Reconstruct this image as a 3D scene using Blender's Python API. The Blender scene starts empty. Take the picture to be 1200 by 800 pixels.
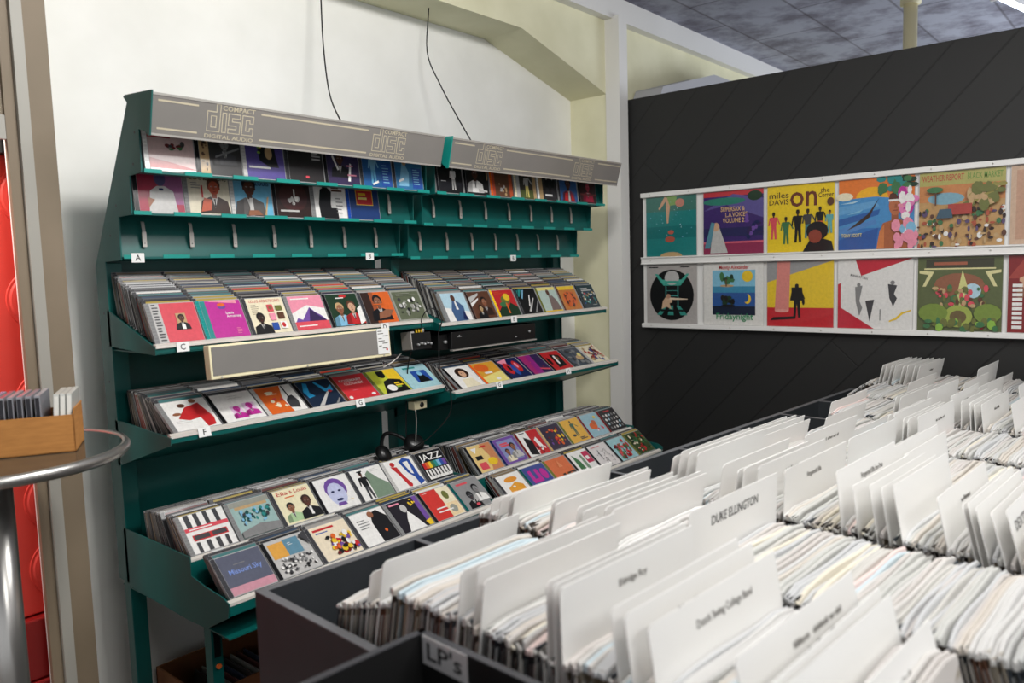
import bpy, math, random
from mathutils import Vector, Matrix
random.seed(7)
RND = random.Random(11)
col = bpy.context.scene.collection
PI = math.pi
TH = math.radians(-3.5)          # the record bins stand 3.5 degrees askew to the wall

# ---------------------------------------------------------------- colours and materials
def lin(c):
    return tuple(((v/255)/12.92 if v/255 <= .04045 else ((v/255+.055)/1.055)**2.4) for v in c)
PAL = dict(w=(236,234,230), k=(22,22,24), g=(130,130,130), lg=(190,188,185), dg=(62,62,66), r=(205,34,38), dr=(120,22,26), o=(232,98,28),
           y=(244,200,30), ly=(240,222,120), cr=(235,224,190), gr=(60,120,70), dgr=(28,58,36), ol=(110,115,50), tl=(30,140,136), dtl=(8,84,82),
           b=(34,76,168), db=(22,34,86), lb=(120,184,220), sb=(175,212,228), p=(110,70,160), dp=(52,34,84), m=(196,36,150), pk=(240,140,165),
           rd=(226,70,84), br=(98,58,38), dbr=(54,34,26), tn=(196,160,110), sk=(150,92,62), ds=(92,54,38), ls=(214,164,128), gy=(150,152,140), gn=(140,190,60))
def C(c):
    if isinstance(c, str): c = PAL[c]
    return lin(c)+(1,)
MATS = {}
def mat(name, color=None, rough=.5, metal=0, spec=.5, coat=0, build=None, emit=None, es=1, trans=0):
    if name in MATS: return MATS[name]
    m = bpy.data.materials.new(name); m.use_nodes = True
    nt = m.node_tree; b = nt.nodes['Principled BSDF']
    if color is not None: b.inputs['Base Color'].default_value = C(color)
    b.inputs['Roughness'].default_value = rough; b.inputs['Metallic'].default_value = metal
    b.inputs['Specular IOR Level'].default_value = spec; b.inputs['Coat Weight'].default_value = coat
    if trans: b.inputs['Transmission Weight'].default_value = trans
    if emit is not None:
        b.inputs['Emission Color'].default_value = C(emit); b.inputs['Emission Strength'].default_value = es
    if build: build(nt, b)
    MATS[name] = m
    return m
def noisy(scale, c1, c2, detail=4, bump=0, lo=.35, hi=.65, stretch=None):
    def f(nt, b):
        tc = nt.nodes.new('ShaderNodeTexCoord'); mp = nt.nodes.new('ShaderNodeMapping')
        n = nt.nodes.new('ShaderNodeTexNoise'); r = nt.nodes.new('ShaderNodeValToRGB')
        n.inputs['Scale'].default_value = scale; n.inputs['Detail'].default_value = detail
        if stretch: mp.inputs['Scale'].default_value = stretch
        r.color_ramp.elements[0].position = lo; r.color_ramp.elements[1].position = hi
        r.color_ramp.elements[0].color = C(c1); r.color_ramp.elements[1].color = C(c2)
        L = nt.links.new
        L(tc.outputs['Object'], mp.inputs['Vector']); L(mp.outputs['Vector'], n.inputs['Vector'])
        L(n.outputs['Fac'], r.inputs['Fac']); L(r.outputs['Color'], b.inputs['Base Color'])
        if bump:
            bp = nt.nodes.new('ShaderNodeBump'); bp.inputs['Strength'].default_value = bump; bp.inputs['Distance'].default_value = .01
            L(n.outputs['Fac'], bp.inputs['Height']); L(bp.outputs['Normal'], b.inputs['Normal'])
    return f
def attr(nt, b):
    a = nt.nodes.new('ShaderNodeAttribute'); a.attribute_name = 'Col'
    nt.links.new(a.outputs['Color'], b.inputs['Base Color'])
def planks(nt, b):
    # painted diagonal boards: staggered bricks turned 45 degrees, thin dark joints with a bump
    N = nt.nodes.new; L = nt.links.new
    tc = N('ShaderNodeTexCoord'); sp = N('ShaderNodeSeparateXYZ'); cb = N('ShaderNodeCombineXYZ'); mp = N('ShaderNodeMapping'); br = N('ShaderNodeTexBrick')
    L(tc.outputs['Object'], sp.inputs[0]); L(sp.outputs['Y'], cb.inputs['X']); L(sp.outputs['Z'], cb.inputs['Y'])
    mp.inputs['Rotation'].default_value = (0,0,math.radians(47)); L(cb.outputs[0], mp.inputs['Vector']); L(mp.outputs[0], br.inputs['Vector'])
    br.inputs['Scale'].default_value = 1; br.inputs['Brick Width'].default_value = 5.2; br.inputs['Row Height'].default_value = .165
    br.inputs['Mortar Size'].default_value = .0034; br.inputs['Mortar Smooth'].default_value = .3; br.offset = .37
    br.inputs['Color1'].default_value = C((25,25,25)); br.inputs['Color2'].default_value = C((29,29,28)); br.inputs['Mortar'].default_value = C((13,13,13))
    L(br.outputs['Color'], b.inputs['Base Color'])
    bp = N('ShaderNodeBump'); bp.invert = True; bp.inputs['Strength'].default_value = .6; bp.inputs['Distance'].default_value = .004
    L(br.outputs['Fac'], bp.inputs['Height']); L(bp.outputs[0], b.inputs['Normal'])
def tiles(nt, b):
    N = nt.nodes.new; L = nt.links.new
    tc = N('ShaderNodeTexCoord'); br = N('ShaderNodeTexBrick'); n = N('ShaderNodeTexNoise'); n2 = N('ShaderNodeTexNoise'); r = N('ShaderNodeValToRGB'); mx = N('ShaderNodeMix'); mx.data_type = 'RGBA'; mx.blend_type = 'MULTIPLY'
    L(tc.outputs['Object'], br.inputs['Vector']); L(tc.outputs['Object'], n.inputs['Vector']); L(tc.outputs['Object'], n2.inputs['Vector'])
    br.inputs['Scale'].default_value = 1; br.inputs['Brick Width'].default_value = .9; br.inputs['Row Height'].default_value = .42; br.inputs['Mortar Size'].default_value = .012
    br.inputs['Mortar Smooth'].default_value = 1
    br.inputs['Color1'].default_value = C((170,172,186)); br.inputs['Color2'].default_value = C((156,158,172)); br.inputs['Mortar'].default_value = C((120,118,128))
    n.inputs['Scale'].default_value = 4.6; n.inputs['Detail'].default_value = 8; n.inputs['Roughness'].default_value = .62
    r.color_ramp.elements[0].position = .36; r.color_ramp.elements[1].position = .56
    r.color_ramp.elements[0].color = C((178,172,176)); r.color_ramp.elements[1].color = C((255,255,255))
    L(n.outputs['Fac'], r.inputs['Fac']); mx.inputs['Factor'].default_value = 1
    L(br.outputs['Color'], mx.inputs['A']); L(r.outputs['Color'], mx.inputs['B']); L(mx.outputs['Result'], b.inputs['Base Color'])
PLASTER = mat('white_plaster', rough=.8, build=noisy(3, (232,231,226), (242,241,237), bump=.05))
CREAM = mat('cream_paint', rough=.65, build=noisy(5, (220,216,182), (230,226,194), bump=.04))
TRIMW = mat('white_gloss_paint', (226,224,220), .45)
POST = mat('taupe_paint', rough=.6, build=noisy(4, (122,108,88), (130,115,95)))
JAMB = mat('grey_paint', (158,155,146), .5)
DARKWOOD = mat('black_painted_boards', rough=.62, build=planks)
CEIL = mat('mottled_ceiling', rough=.9, build=tiles)
FLOOR = mat('concrete_floor', rough=.5, build=noisy(4, (92,86,80), (112,106,98)))
TEAL = mat('teal_enamel', rough=.38, build=noisy(9, (3,80,76), (6,88,83)))
TEALTAB = mat('teal_lip', (22,138,128), .35)
HEAD = mat('grey_acrylic', rough=.28, build=noisy(3, (118,115,111), (126,122,118)))
PRINT = mat('beige_print', (186,176,152), .5)
STEEL = mat('brushed_steel', (196,192,186), .38, .55)
CHROME = mat('satin_steel', (196,194,190), .3, .9)
ALU = mat('aluminium_lip', (224,218,210), .4, .15)
def print_grain(nt, b):
    # half-tone mottling of a printed photograph
    a = nt.nodes.new('ShaderNodeAttribute'); a.attribute_name = 'Col'; L = nt.links.new
    tc = nt.nodes.new('ShaderNodeTexCoord'); n = nt.nodes.new('ShaderNodeTexNoise'); n.inputs['Scale'].default_value = 75; n.inputs['Detail'].default_value = 5; n.inputs['Roughness'].default_value = .7
    r = nt.nodes.new('ShaderNodeMapRange'); r.inputs['From Min'].default_value = .3; r.inputs['From Max'].default_value = .7; r.inputs['To Min'].default_value = .86; r.inputs['To Max'].default_value = 1.06
    m = nt.nodes.new('ShaderNodeVectorMath'); m.operation = 'SCALE'
    L(tc.outputs['Object'], n.inputs['Vector']); L(n.outputs['Fac'], r.inputs['Value']); L(a.outputs['Color'], m.inputs[0]); L(r.outputs['Result'], m.inputs['Scale']); L(m.outputs['Vector'], b.inputs['Base Color'])
ART = mat('printed_card', rough=.3, coat=.3, build=print_grain)
CASE = mat('jewel_case_plastic', rough=.22, build=attr)
JACK = mat('record_jacket', rough=.6, build=attr)
def plast(nt, b):
    attr(nt, b)
    b.inputs['Subsurface Weight'].default_value = 0
PLAST = mat('frosted_plastic', rough=.38, build=plast)
CARD = mat('white_divider_plastic', (242,241,238), .42)
INK = mat('black_ink', (34,32,32), .6)
GINK = mat('grey_marker_ink', (88,84,78), .7)
LABEL = mat('white_label', (228,228,226), .5)
BLACKP = mat('black_plastic', (16,16,17), .35)
KNOB = mat('grey_knob', (150,150,150), .4)
BIN = mat('dark_grey_wood', rough=.5, build=noisy(6, (42,46,49), (49,52,56)))
RIM = mat('grey_rim_highlight', (100,101,104), .45)  # lighter grey paints the highlight along the bin board tops
CRATE = mat('black_wood', (11,11,12), .6)
CRIM = mat('dark_rim_highlight', (60,60,64), .4)  # lighter tone paints a thin highlight on the crate's top edges
KRAFT = mat('kraft_cardboard', rough=.75, build=noisy(20, (176,118,58), (190,130,66), stretch=(1,1,6)))
KRAFTD = mat('brown_cardboard', rough=.8, build=noisy(20, (128,78,44), (140,88,50)))
IVORY = mat('ivory_plastic', (232,222,184), .4)
WHITEM = mat('white_metal', (226,225,222), .4)
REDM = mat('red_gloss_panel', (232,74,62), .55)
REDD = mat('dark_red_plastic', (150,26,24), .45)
GLASS = mat('smoked_table_glass', (56,66,64), .06, .0, .8)
YPOLE = mat('ivory_pole', (226,216,176), .5)
YEL = mat('yellow_plug', (220,180,40), .4)
REDP = mat('red_dot', (200,30,40), .5)
ORG = mat('orange_sticker', (222,104,40), .5)

# ---------------------------------------------------------------- mesh helpers
class MB:
    def __init__(s): s.v = []; s.f = []; s.m = []; s.c = []; s.mats = []
    def mi(s, m):
        if m not in s.mats: s.mats.append(m)
        return s.mats.index(m)
    def add(s, vs, fs, m, c=(1,1,1,1)):
        o = len(s.v); s.v += [tuple(v) for v in vs]; i = s.mi(m)
        for f in fs: s.f.append(tuple(a+o for a in f)); s.m.append(i); s.c.append(c)
        return s
    def box(s, x0, y0, z0, x1, y1, z1, m, c=(1,1,1,1), M=None):
        vs = [(x0,y0,z0),(x1,y0,z0),(x1,y1,z0),(x0,y1,z0),(x0,y0,z1),(x1,y0,z1),(x1,y1,z1),(x0,y1,z1)]
        if M: vs = [M @ Vector(v) for v in vs]
        return s.add(vs, [(0,3,2,1),(4,5,6,7),(0,1,5,4),(1,2,6,5),(2,3,7,6),(3,0,4,7)], m, c)
    def prism(s, poly, a0, a1, m, axis='x', c=(1,1,1,1)):
        # polygon in the plane across `axis`, pushed from a0 to a1
        def P(p, a): return (a,p[0],p[1]) if axis == 'x' else ((p[0],a,p[1]) if axis == 'y' else (p[0],p[1],a))
        n = len(poly); vs = [P(p,a0) for p in poly]+[P(p,a1) for p in poly]
        fs = [tuple(range(n)), tuple(range(2*n-1,n-1,-1))]+[(i,(i+1)%n+0,(i+1)%n+n,i+n) for i in range(n)]
        return s.add(vs, fs, m, c)
    def tube(s, pts, r, m, n=8, c=(1,1,1,1), cap=True):
        pts = [Vector(p) for p in pts]; rs = r if isinstance(r, (list,tuple)) else [r]*len(pts)
        vs = []; ref = None
        for i, p in enumerate(pts):
            t = (pts[min(i+1,len(pts)-1)]-pts[max(i-1,0)]).normalized()
            if ref is None:
                ref = t.orthogonal().normalized()
            ref = (ref - t*ref.dot(t)).normalized(); b = t.cross(ref)
            for k in range(n):
                a = 2*PI*k/n; vs.append(p+(ref*math.cos(a)+b*math.sin(a))*rs[i])
        fs = []
        for i in range(len(pts)-1):
            for k in range(n): fs.append((i*n+k, i*n+(k+1)%n, (i+1)*n+(k+1)%n, (i+1)*n+k))
        if cap: fs += [tuple(range(n-1,-1,-1)), tuple((len(pts)-1)*n+k for k in range(n))]
        return s.add(vs, fs, m, c)
    def lathe(s, prof, m, n=48, cx=0, cy=0, c=(1,1,1,1)):
        vs = []
        for r, z in prof:
            for k in range(n): a = 2*PI*k/n; vs.append((cx+r*math.cos(a), cy+r*math.sin(a), z))
        fs = [(i*n+k, i*n+(k+1)%n, (i+1)*n+(k+1)%n, (i+1)*n+k) for i in range(len(prof)-1) for k in range(n)]
        return s.add(vs, fs, m, c)
    def mesh(s, name, smooth=False):
        me = bpy.data.meshes.new(name); me.from_pydata(s.v, [], s.f)
        for m in s.mats: me.materials.append(m)
        me.polygons.foreach_set('material_index', s.m)
        if any(m in (ART,CASE,JACK,PLAST) for m in s.mats):
            ca = me.color_attributes.new('Col', 'FLOAT_COLOR', 'CORNER'); data = []
            for p, cc in zip(me.polygons, s.c): data += list(cc)*p.loop_total
            ca.data.foreach_set('color', data)
        if smooth: me.polygons.foreach_set('use_smooth', [True]*len(me.polygons))
        me.update(); return me
    def obj(s, name, parent=None, smooth=False, bevel=0):
        return link(name, s.mesh(name, smooth), parent, bevel)
def link(name, me, parent=None, bevel=0):
    o = bpy.data.objects.new(name, me); col.objects.link(o)
    if parent: o.parent = parent
    if bevel:
        b = o.modifiers.new('bevel', 'BEVEL'); b.width = bevel; b.segments = 2; b.limit_method = 'ANGLE'; b.angle_limit = math.radians(40)
    return o
def tag(o, label=None, cat=None, group=None, kind=None):
    if label: o['label'] = label
    if cat: o['category'] = cat
    if group: o['group'] = group
    if kind: o['kind'] = kind
    return o
def empty(name, loc=(0,0,0), rot=(0,0,0), label=None, cat=None, group=None):
    o = bpy.data.objects.new(name, None); col.objects.link(o); o.location = loc; o.rotation_euler = rot; o.empty_display_size = .05
    return tag(o, label, cat, group)
def struct(mb, name): return tag(mb.obj(name), kind='structure')
def copy_tree(o, parent=None):
    c = o.copy(); col.objects.link(c); c.parent = parent
    for ch in [q for q in o.children]: copy_tree(ch, c)
    return c
def bin2w(x, y, z): return (x*math.cos(TH)-y*math.sin(TH), x*math.sin(TH)+y*math.cos(TH), z)

# ---------------------------------------------------------------- flat lettering
_T = {}
def text2d(s):
    # outline letters as flat polygons, capital height 1, left at x=0
    if s in _T: return _T[s]
    cu = bpy.data.curves.new('t', 'FONT'); cu.body = s; cu.resolution_u = 2; cu.size = 1; cu.offset = .012
    ob = bpy.data.objects.new('t', cu); col.objects.link(ob)
    me = bpy.data.meshes.new_from_object(ob)
    vs = [(v.co.x, v.co.y) for v in me.vertices]; fs = [tuple(p.vertices) for p in me.polygons]
    bpy.data.objects.remove(ob); bpy.data.curves.remove(cu); bpy.data.meshes.remove(me)
    if vs:
        k = 1/.7; x0 = min(v[0] for v in vs); vs = [((v[0]-x0)*k, v[1]*k) for v in vs]
    w = max([v[0] for v in vs] or [1]); _T[s] = (vs, fs, w)
    return _T[s]
class Flat:
    """printed shapes laid on a sheet: x right, z up, facing -y; each layer lies a hair in front of the last"""
    def __init__(s, w, h, m=ART, step=.00012): s.mb = MB(); s.w = w; s.h = h; s.k = 0; s.mat = m; s.step = step
    def face(s, pts, fs, c):
        if isinstance(c, str): c = PAL[c]
        g_ = sum(c)/3; c = tuple((v*.87+g_*.13)*.96 for v in c)      # printing inks on the old sleeves are a little dull
        s.k += 1; y = -s.k*s.step
        s.mb.add([(p[0]*s.w, y, p[1]*s.h) for p in pts], fs, s.mat, C(c))
    def R(s, x0, y0, x1, y1, c): s.face([(x0,y0),(x1,y0),(x1,y1),(x0,y1)], [(0,1,2,3)], c)
    def P(s, pts, c): s.face(pts, [tuple(range(len(pts)))], c)
    def E(s, x, y, rx, ry, c, n=14): s.P([(x+rx*math.cos(2*PI*k/n), y+ry*math.sin(2*PI*k/n)) for k in range(n)], c)
    def T(s, t, x, y, h, c, w=None, rot=0):
        vs, fs, tw = text2d(t); k = h; kx = (w/tw if w else h*s.h/s.w); ca, sa = math.cos(rot), math.sin(rot)
        s.face([(x+v[0]*kx*ca-v[1]*k*sa, y+v[0]*kx*sa+v[1]*k*ca) for v in vs], fs, c)
    def S(s, x0, y0, x1, y1, n, cs, r=.03, seed=0):
        R_ = random.Random(seed*91+n)
        for _ in range(n):
            s.E(R_.uniform(x0,x1), R_.uniform(y0,y1), r*R_.uniform(.5,1.3), r*R_.uniform(.5,1.6), R_.choice(cs), 7)
    def bust(s, x, y, h, skin, hair, cloth):
        dk = lambda c, k: tuple(int(v*k) for v in (PAL[c] if isinstance(c,str) else c))
        s.P([(x-.42*h,y),(x+.42*h,y),(x+.36*h,y+.34*h),(x+.12*h,y+.46*h),(x-.12*h,y+.46*h),(x-.36*h,y+.34*h)], cloth)
        s.P([(x-.42*h,y),(x-.20*h,y),(x-.16*h,y+.42*h),(x-.36*h,y+.34*h)], dk(cloth,.75))
        s.P([(x-.09*h,y+.46*h),(x+.09*h,y+.46*h),(x,y+.16*h)], 'lg'); s.P([(x-.02*h,y+.40*h),(x+.02*h,y+.40*h),(x+.015*h,y+.18*h),(x-.015*h,y+.18*h)], 'k')
        s.E(x, y+.79*h, .185*h, .205*h, hair); s.R(x-.065*h, y+.42*h, x+.065*h, y+.6*h, dk(skin,.8)); s.E(x, y+.70*h, .145*h, .19*h, skin)
        s.E(x-.15*h, y+.69*h, .025*h, .04*h, dk(skin,.85), 8); s.E(x+.15*h, y+.69*h, .025*h, .04*h, dk(skin,.85), 8)
        s.P([(x-.02*h,y+.72*h),(x+.015*h,y+.72*h),(x+.035*h,y+.645*h),(x-.03*h,y+.645*h)], dk(skin,.8))
        for e in (-.06,.06): s.E(x+e*h, y+.735*h, .026*h, .014*h, 'w', 8); s.E(x+e*h, y+.735*h, .012*h, .014*h, 'k', 6); s.R(x+(e-.03)*h, y+.762*h, x+(e+.03)*h, y+.772*h, hair)
        s.P([(x-.05*h,y+.60*h),(x+.05*h,y+.60*h),(x+.02*h,y+.58*h),(x-.02*h,y+.58*h)], 'dr')
    def bust_plain(s, x, y, h, skin, hair, cloth):
        s.P([(x-.42*h,y),(x+.42*h,y),(x+.36*h,y+.34*h),(x+.12*h,y+.46*h),(x-.12*h,y+.46*h),(x-.36*h,y+.34*h)], cloth)
        s.E(x, y+.78*h, .2*h, .22*h, hair); s.R(x-.07*h, y+.4*h, x+.07*h, y+.6*h, skin); s.E(x, y+.7*h, .155*h, .2*h, skin)
        s.E(x-.06*h, y+.73*h, .02*h, .014*h, 'k', 6); s.E(x+.06*h, y+.73*h, .02*h, .014*h, 'k', 6); s.R(x-.05*h, y+.6*h, x+.05*h, y+.615*h, 'dr')
    def fig(s, x, y, h, skin, top, leg, arm=.5):
        s.P([(x-.10*h,y),(x-.03*h,y),(x,y+.4*h),(x+.04*h,y),(x+.11*h,y),(x+.09*h,y+.5*h),(x-.08*h,y+.5*h)], leg)
        s.P([(x-.09*h,y+.46*h),(x+.09*h,y+.46*h),(x+.13*h,y+.8*h),(x-.13*h,y+.8*h)], top)
        s.P([(x+.10*h,y+.8*h),(x+.15*h,y+.78*h),(x+.24*h*arm*2,y+.55*h),(x+.2*h*arm*2,y+.53*h)], top)
        s.P([(x-.10*h,y+.8*h),(x-.15*h,y+.78*h),(x-.2*h,y+.5*h),(x-.15*h,y+.5*h)], top)
        s.R(x-.025*h, y+.79*h, x+.025*h, y+.85*h, skin); s.E(x, y+.905*h, .055*h, .075*h, skin, 10); s.P([(x-.055*h,y+.92*h),(x+.055*h,y+.92*h),(x+.045*h,y+.975*h),(x,y+.99*h),(x-.045*h,y+.975*h)],'k')
    def lines(s, x0, y0, x1, n, dy, c, th=.012, seed=1):
        R_ = random.Random(seed)
        for i in range(n): s.R(x0, y0-i*dy, x0+(x1-x0)*R_.uniform(.6,1), y0-i*dy+th, c)
    def run(s, spec):
        for op in spec: getattr(s, op[0])(*op[1:])
        return s
def art(spec, bg, w, h):
    f = Flat(w, h); f.R(0,0,1,1,bg); f.run(spec); return f.mb
# ---------------------------------------------------------------- the printed covers (plain stand-ins in the colours of the photo)
# each: short description, background, edge or hinge colour, shapes
S1L = [
 ('red cover with small portrait and grey lettered side', 'rd', 'g', [('R',0,0,.2,1,'lg'),('lines',.03,.95,.17,13,.075,'dg',.03),('R',.5,.3,.72,.72,'tn'),('bust',.61,.3,.4,'ds','k','k'),('R',.57,.3,.65,.42,'w')]),
 ('magenta cover with turquoise spine and white name', 'm', 'tl', [('R',.0,0,.12,1,'tl'),('E',.5,.82,.1,.06,'p'),('E',.5,.88,.1,.05,'o'),('P',[(.2,.98),(.9,.9),(.9,1),(.2,1)],'pk'),('T','Louis',.56,.62,.07,'w'),('T','Armstrong',.56,.53,.07,'w',.36),('lines',.7,.22,.84,4,.045,'pk')]),
 ('cream cover with red title and small photographs', 'cr', 'dg', [('T','LOUIS ARMSTRONG',.08,.88,.08,'r',.84),('lines',.08,.8,.3,6,.05,'ds'),('bust',.25,0,.6,'dbr','k','k'),('R',.5,.6,.66,.8,'rd'),('R',.72,.62,.9,.76,'ol'),('R',.5,.35,.66,.55,'pk'),('R',.72,.38,.9,.56,'br'),('R',.48,.08,.66,.28,'b'),('R',.72,.1,.9,.3,'w'),('E',.58,.7,.05,.06,'sk'),('E',.8,.2,.05,.07,'r')]),
 ('pink cover with purple mountains', 'pk', 'g', [('P',[(0,.5),(.25,.62),(.5,.72),(1,.6),(1,0),(0,0)],'w'),('P',[(0,.2),(.12,.36),(.25,.3),(.42,.5),(.55,.66),(.68,.5),(.8,.42),(1,.2)],'p'),('P',[(.42,.2),(.55,.62),(.75,.4),(1,.2)],'dp'),('R',0,0,1,.24,'rd'),('lines',.08,.9,.9,1,.07,'w',.035),('lines',.08,.1,.9,1,.05,'w',.03)]),
 ('dark green cover with two hatted people', 'dgr', 'k', [('E',.55,.93,.12,.05,'r'),('lines',.3,.86,.7,1,.05,'w',.03),('bust',.32,.02,.72,'sk','tn','lb'),('bust',.7,.04,.74,'ls','br','r'),('P',[(.8,0),(1,.1),(1,.6),(.85,.5)],'w')]),
 ('orange cover with man folding his arms', 'o', 'dg', [('R',0,0,.28,1,'dbr'),('R',.28,0,.42,1,(170,80,40)),('bust',.5,.08,.84,'sk','k','k'),('P',[(.35,.12),(.75,.18),(.95,.38),(.7,.42),(.4,.3)],'sk'),('lines',.3,.58,.9,1,.05,'o',.025)]),
 ('green grey cover with white border and a band photo', 'gy', 'w', [('R',.05,.04,.95,.96,(96,104,78)),('S',.15,.2,.85,.7,34,['lg','dg','k','gy','w'],.05,3),('lines',.15,.88,.85,2,.06,'gy')])]
S1R = [
 ('light blue cover with man in a blue suit', 'sb', 'g', [('P',[(0,0),(1,0),(1,.3),(0,.5)],'w'),('P',[(.28,0),(.75,0),(.8,.5),(.6,.72),(.4,.72),(.24,.4)],(60,92,140)),('P',[(.46,.4),(.56,.4),(.54,.7),(.48,.7)],'w'),('E',.47,.82,.09,.12,'ds'),('P',[(.6,.05),(.82,.0),(.72,.36)],'db')]),
 ('brown cover with people before a white stripe', 'br', 'dbr', [('P',[(0,.6),(.45,.85),(.5,.95),(0,.8)],'lg'),('P',[(0,.45),(.4,.7),(.42,.76),(0,.58)],'w'),('bust',.62,.1,.7,'sk','k','dbr'),('bust',.35,0,.5,'tn','k','k')]),
 ('red cover with green tree', 'r', 'y', [('P',[(0,0),(1,0),(1,.3),(.7,.5),(.5,.3),(.3,.45),(0,.2)],'dgr'),('E',.5,.62,.22,.16,'ol'),('E',.6,.72,.16,.14,'y'),('E',.35,.45,.2,.1,'gr'),('R',.45,.1,.52,.5,'o'),('lines',.06,.92,.5,2,.06,'o')]),
 ('black cover with blue stripes and white streaks', 'k', 'dg', [('P',[(.05,.95),(.1,.95),(.04,.7)],'tl'),('P',[(.15,.97),(.3,.97),(.1,.68),(.05,.7)],'tl'),('P',[(.35,.95),(.42,.95),(.22,.6),(.18,.62)],'lb'),('P',[(.3,.1),(.75,.62),(.8,.6),(.4,.08)],'lg'),('P',[(.6,.05),(.95,.5),(.97,.45),(.7,.04)],'g'),('P',[(.4,.3),(.6,.75),(.64,.74),(.46,.3)],'w')]),
 ('pale green cover with man in a grey jacket', (178,200,190), 'ol', [('R',0,.88,1,1,'ly'),('P',[(.4,.05),(.95,.05),(.85,.45),(.7,.65),(.5,.65)],(120,100,96)),('E',.52,.78,.09,.13,'ds'),('R',0,0,1,.05,'y')]),
 ('orange brown cover with dark tree shape', (206,120,40), 'br', [('R',0,.85,1,1,'y'),('E',.5,.45,.4,.34,(226,100,40)),('S',.25,.15,.75,.7,26,['dbr','br','o'],.06,8)]),
 ('dark teal cover with crowd and white title', (30,50,58), 'k', [('lines',.2,.82,.85,2,.08,'lg',.05),('S',.1,.2,.9,.7,46,['rd','tl','w','b','k','tn'],.045,4),('lines',.5,.1,.95,1,.05,'w')])]
S2L = [
 ('white cover with figures in red dresses', 'w', 'g', [('P',[(.18,.4),(.45,.75),(.8,.85),(.95,.3),(.9,.05),(.7,.02),(.66,.35),(.4,.3)],'r'),('E',.4,.82,.09,.07,'ds'),('E',.7,.93,.08,.07,'sk'),('E',.2,.55,.1,.05,'sk'),('P',[(.55,0),(.7,0),(.6,.3),(.4,.3)],'w'),('lines',.08,.3,.45,2,.06,'lg')]),
 ('white cover with twin magenta portraits', 'w', 'k', [('R',.28,.08,.56,.52,(226,190,222)),('bust',.42,.08,.44,'m','m','m'),('R',.6,.12,.9,.56,(226,190,222)),('bust',.75,.12,.44,'m','m','m'),('lines',.35,.84,.75,2,.08,'lg')]),
 ('orange and white cover with guitar and script', 'w', 'lg', [('P',[(0,0),(.62,0),(.55,.5),(.7,1),(0,1)],'o'),('E',.3,.78,.12,.05,'cr'),('lines',.2,.7,.65,1,.05,'cr',.03),('P',[(.6,.15),(.85,.1),(.92,.35),(.85,.6),(.72,.55),(.6,.4)],'dg'),('R',.72,.55,.76,.98,'k'),('S',.2,.2,.6,.6,10,['cr','rd'],.05,5)]),
 ('navy cover with bright blue streaks', (28,42,66), 'k', [('P',[(.05,.6),(.2,.95),(.3,.9),(.2,.55),(.3,.4),(.1,.35)],(30,150,210)),('P',[(.55,.95),(.75,.6),(.95,.75),(.9,.5),(.65,.5),(.5,.9)],(30,150,210)),('P',[(.2,0),(.7,.5),(.75,.48),(.35,0)],'lg'),('E',.8,.5,.06,.05,'r'),('P',[(.7,0),(.9,.2),(.93,.16),(.78,0)],'g')]),
 ('red cover with white capital title', 'rd', 'br', [('R',0,0,1,1,(222,44,52)),('T','ROSEMARY',.12,.74,.1,'w',.72),('T','CLOONEY',.2,.6,.1,'w',.62),('E',.1,.1,.06,.06,'w'),('E',.85,.12,.07,.05,'w'),('lines',.3,.36,.6,1,.05,'pk')]),
 ('lime and yellow cover with man in dark suit', (196,206,50), 'ol', [('R',.55,.4,1,1,'y'),('P',[(.1,0),(.95,0),(.9,.5),(.55,.6),(.3,.5)],'k'),('E',.4,.8,.13,.15,'k'),('R',.28,.86,.54,.96,'k'),('E',.42,.2,.16,.14,'w'),('lines',.6,.34,.88,2,.09,'y',.06),('lines',.6,.18,.85,1,.09,'gn',.06)]),
 ('pale blue cover with dark blue photo', (160,206,214), 'w', [('lines',.2,.86,.85,1,.05,'tl',.07),('R',.34,.22,.86,.74,'b'),('P',[(.4,.22),(.55,.7),(.7,.5),(.8,.22)],'k'),('E',.6,.6,.08,.1,'lb')])]
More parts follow.
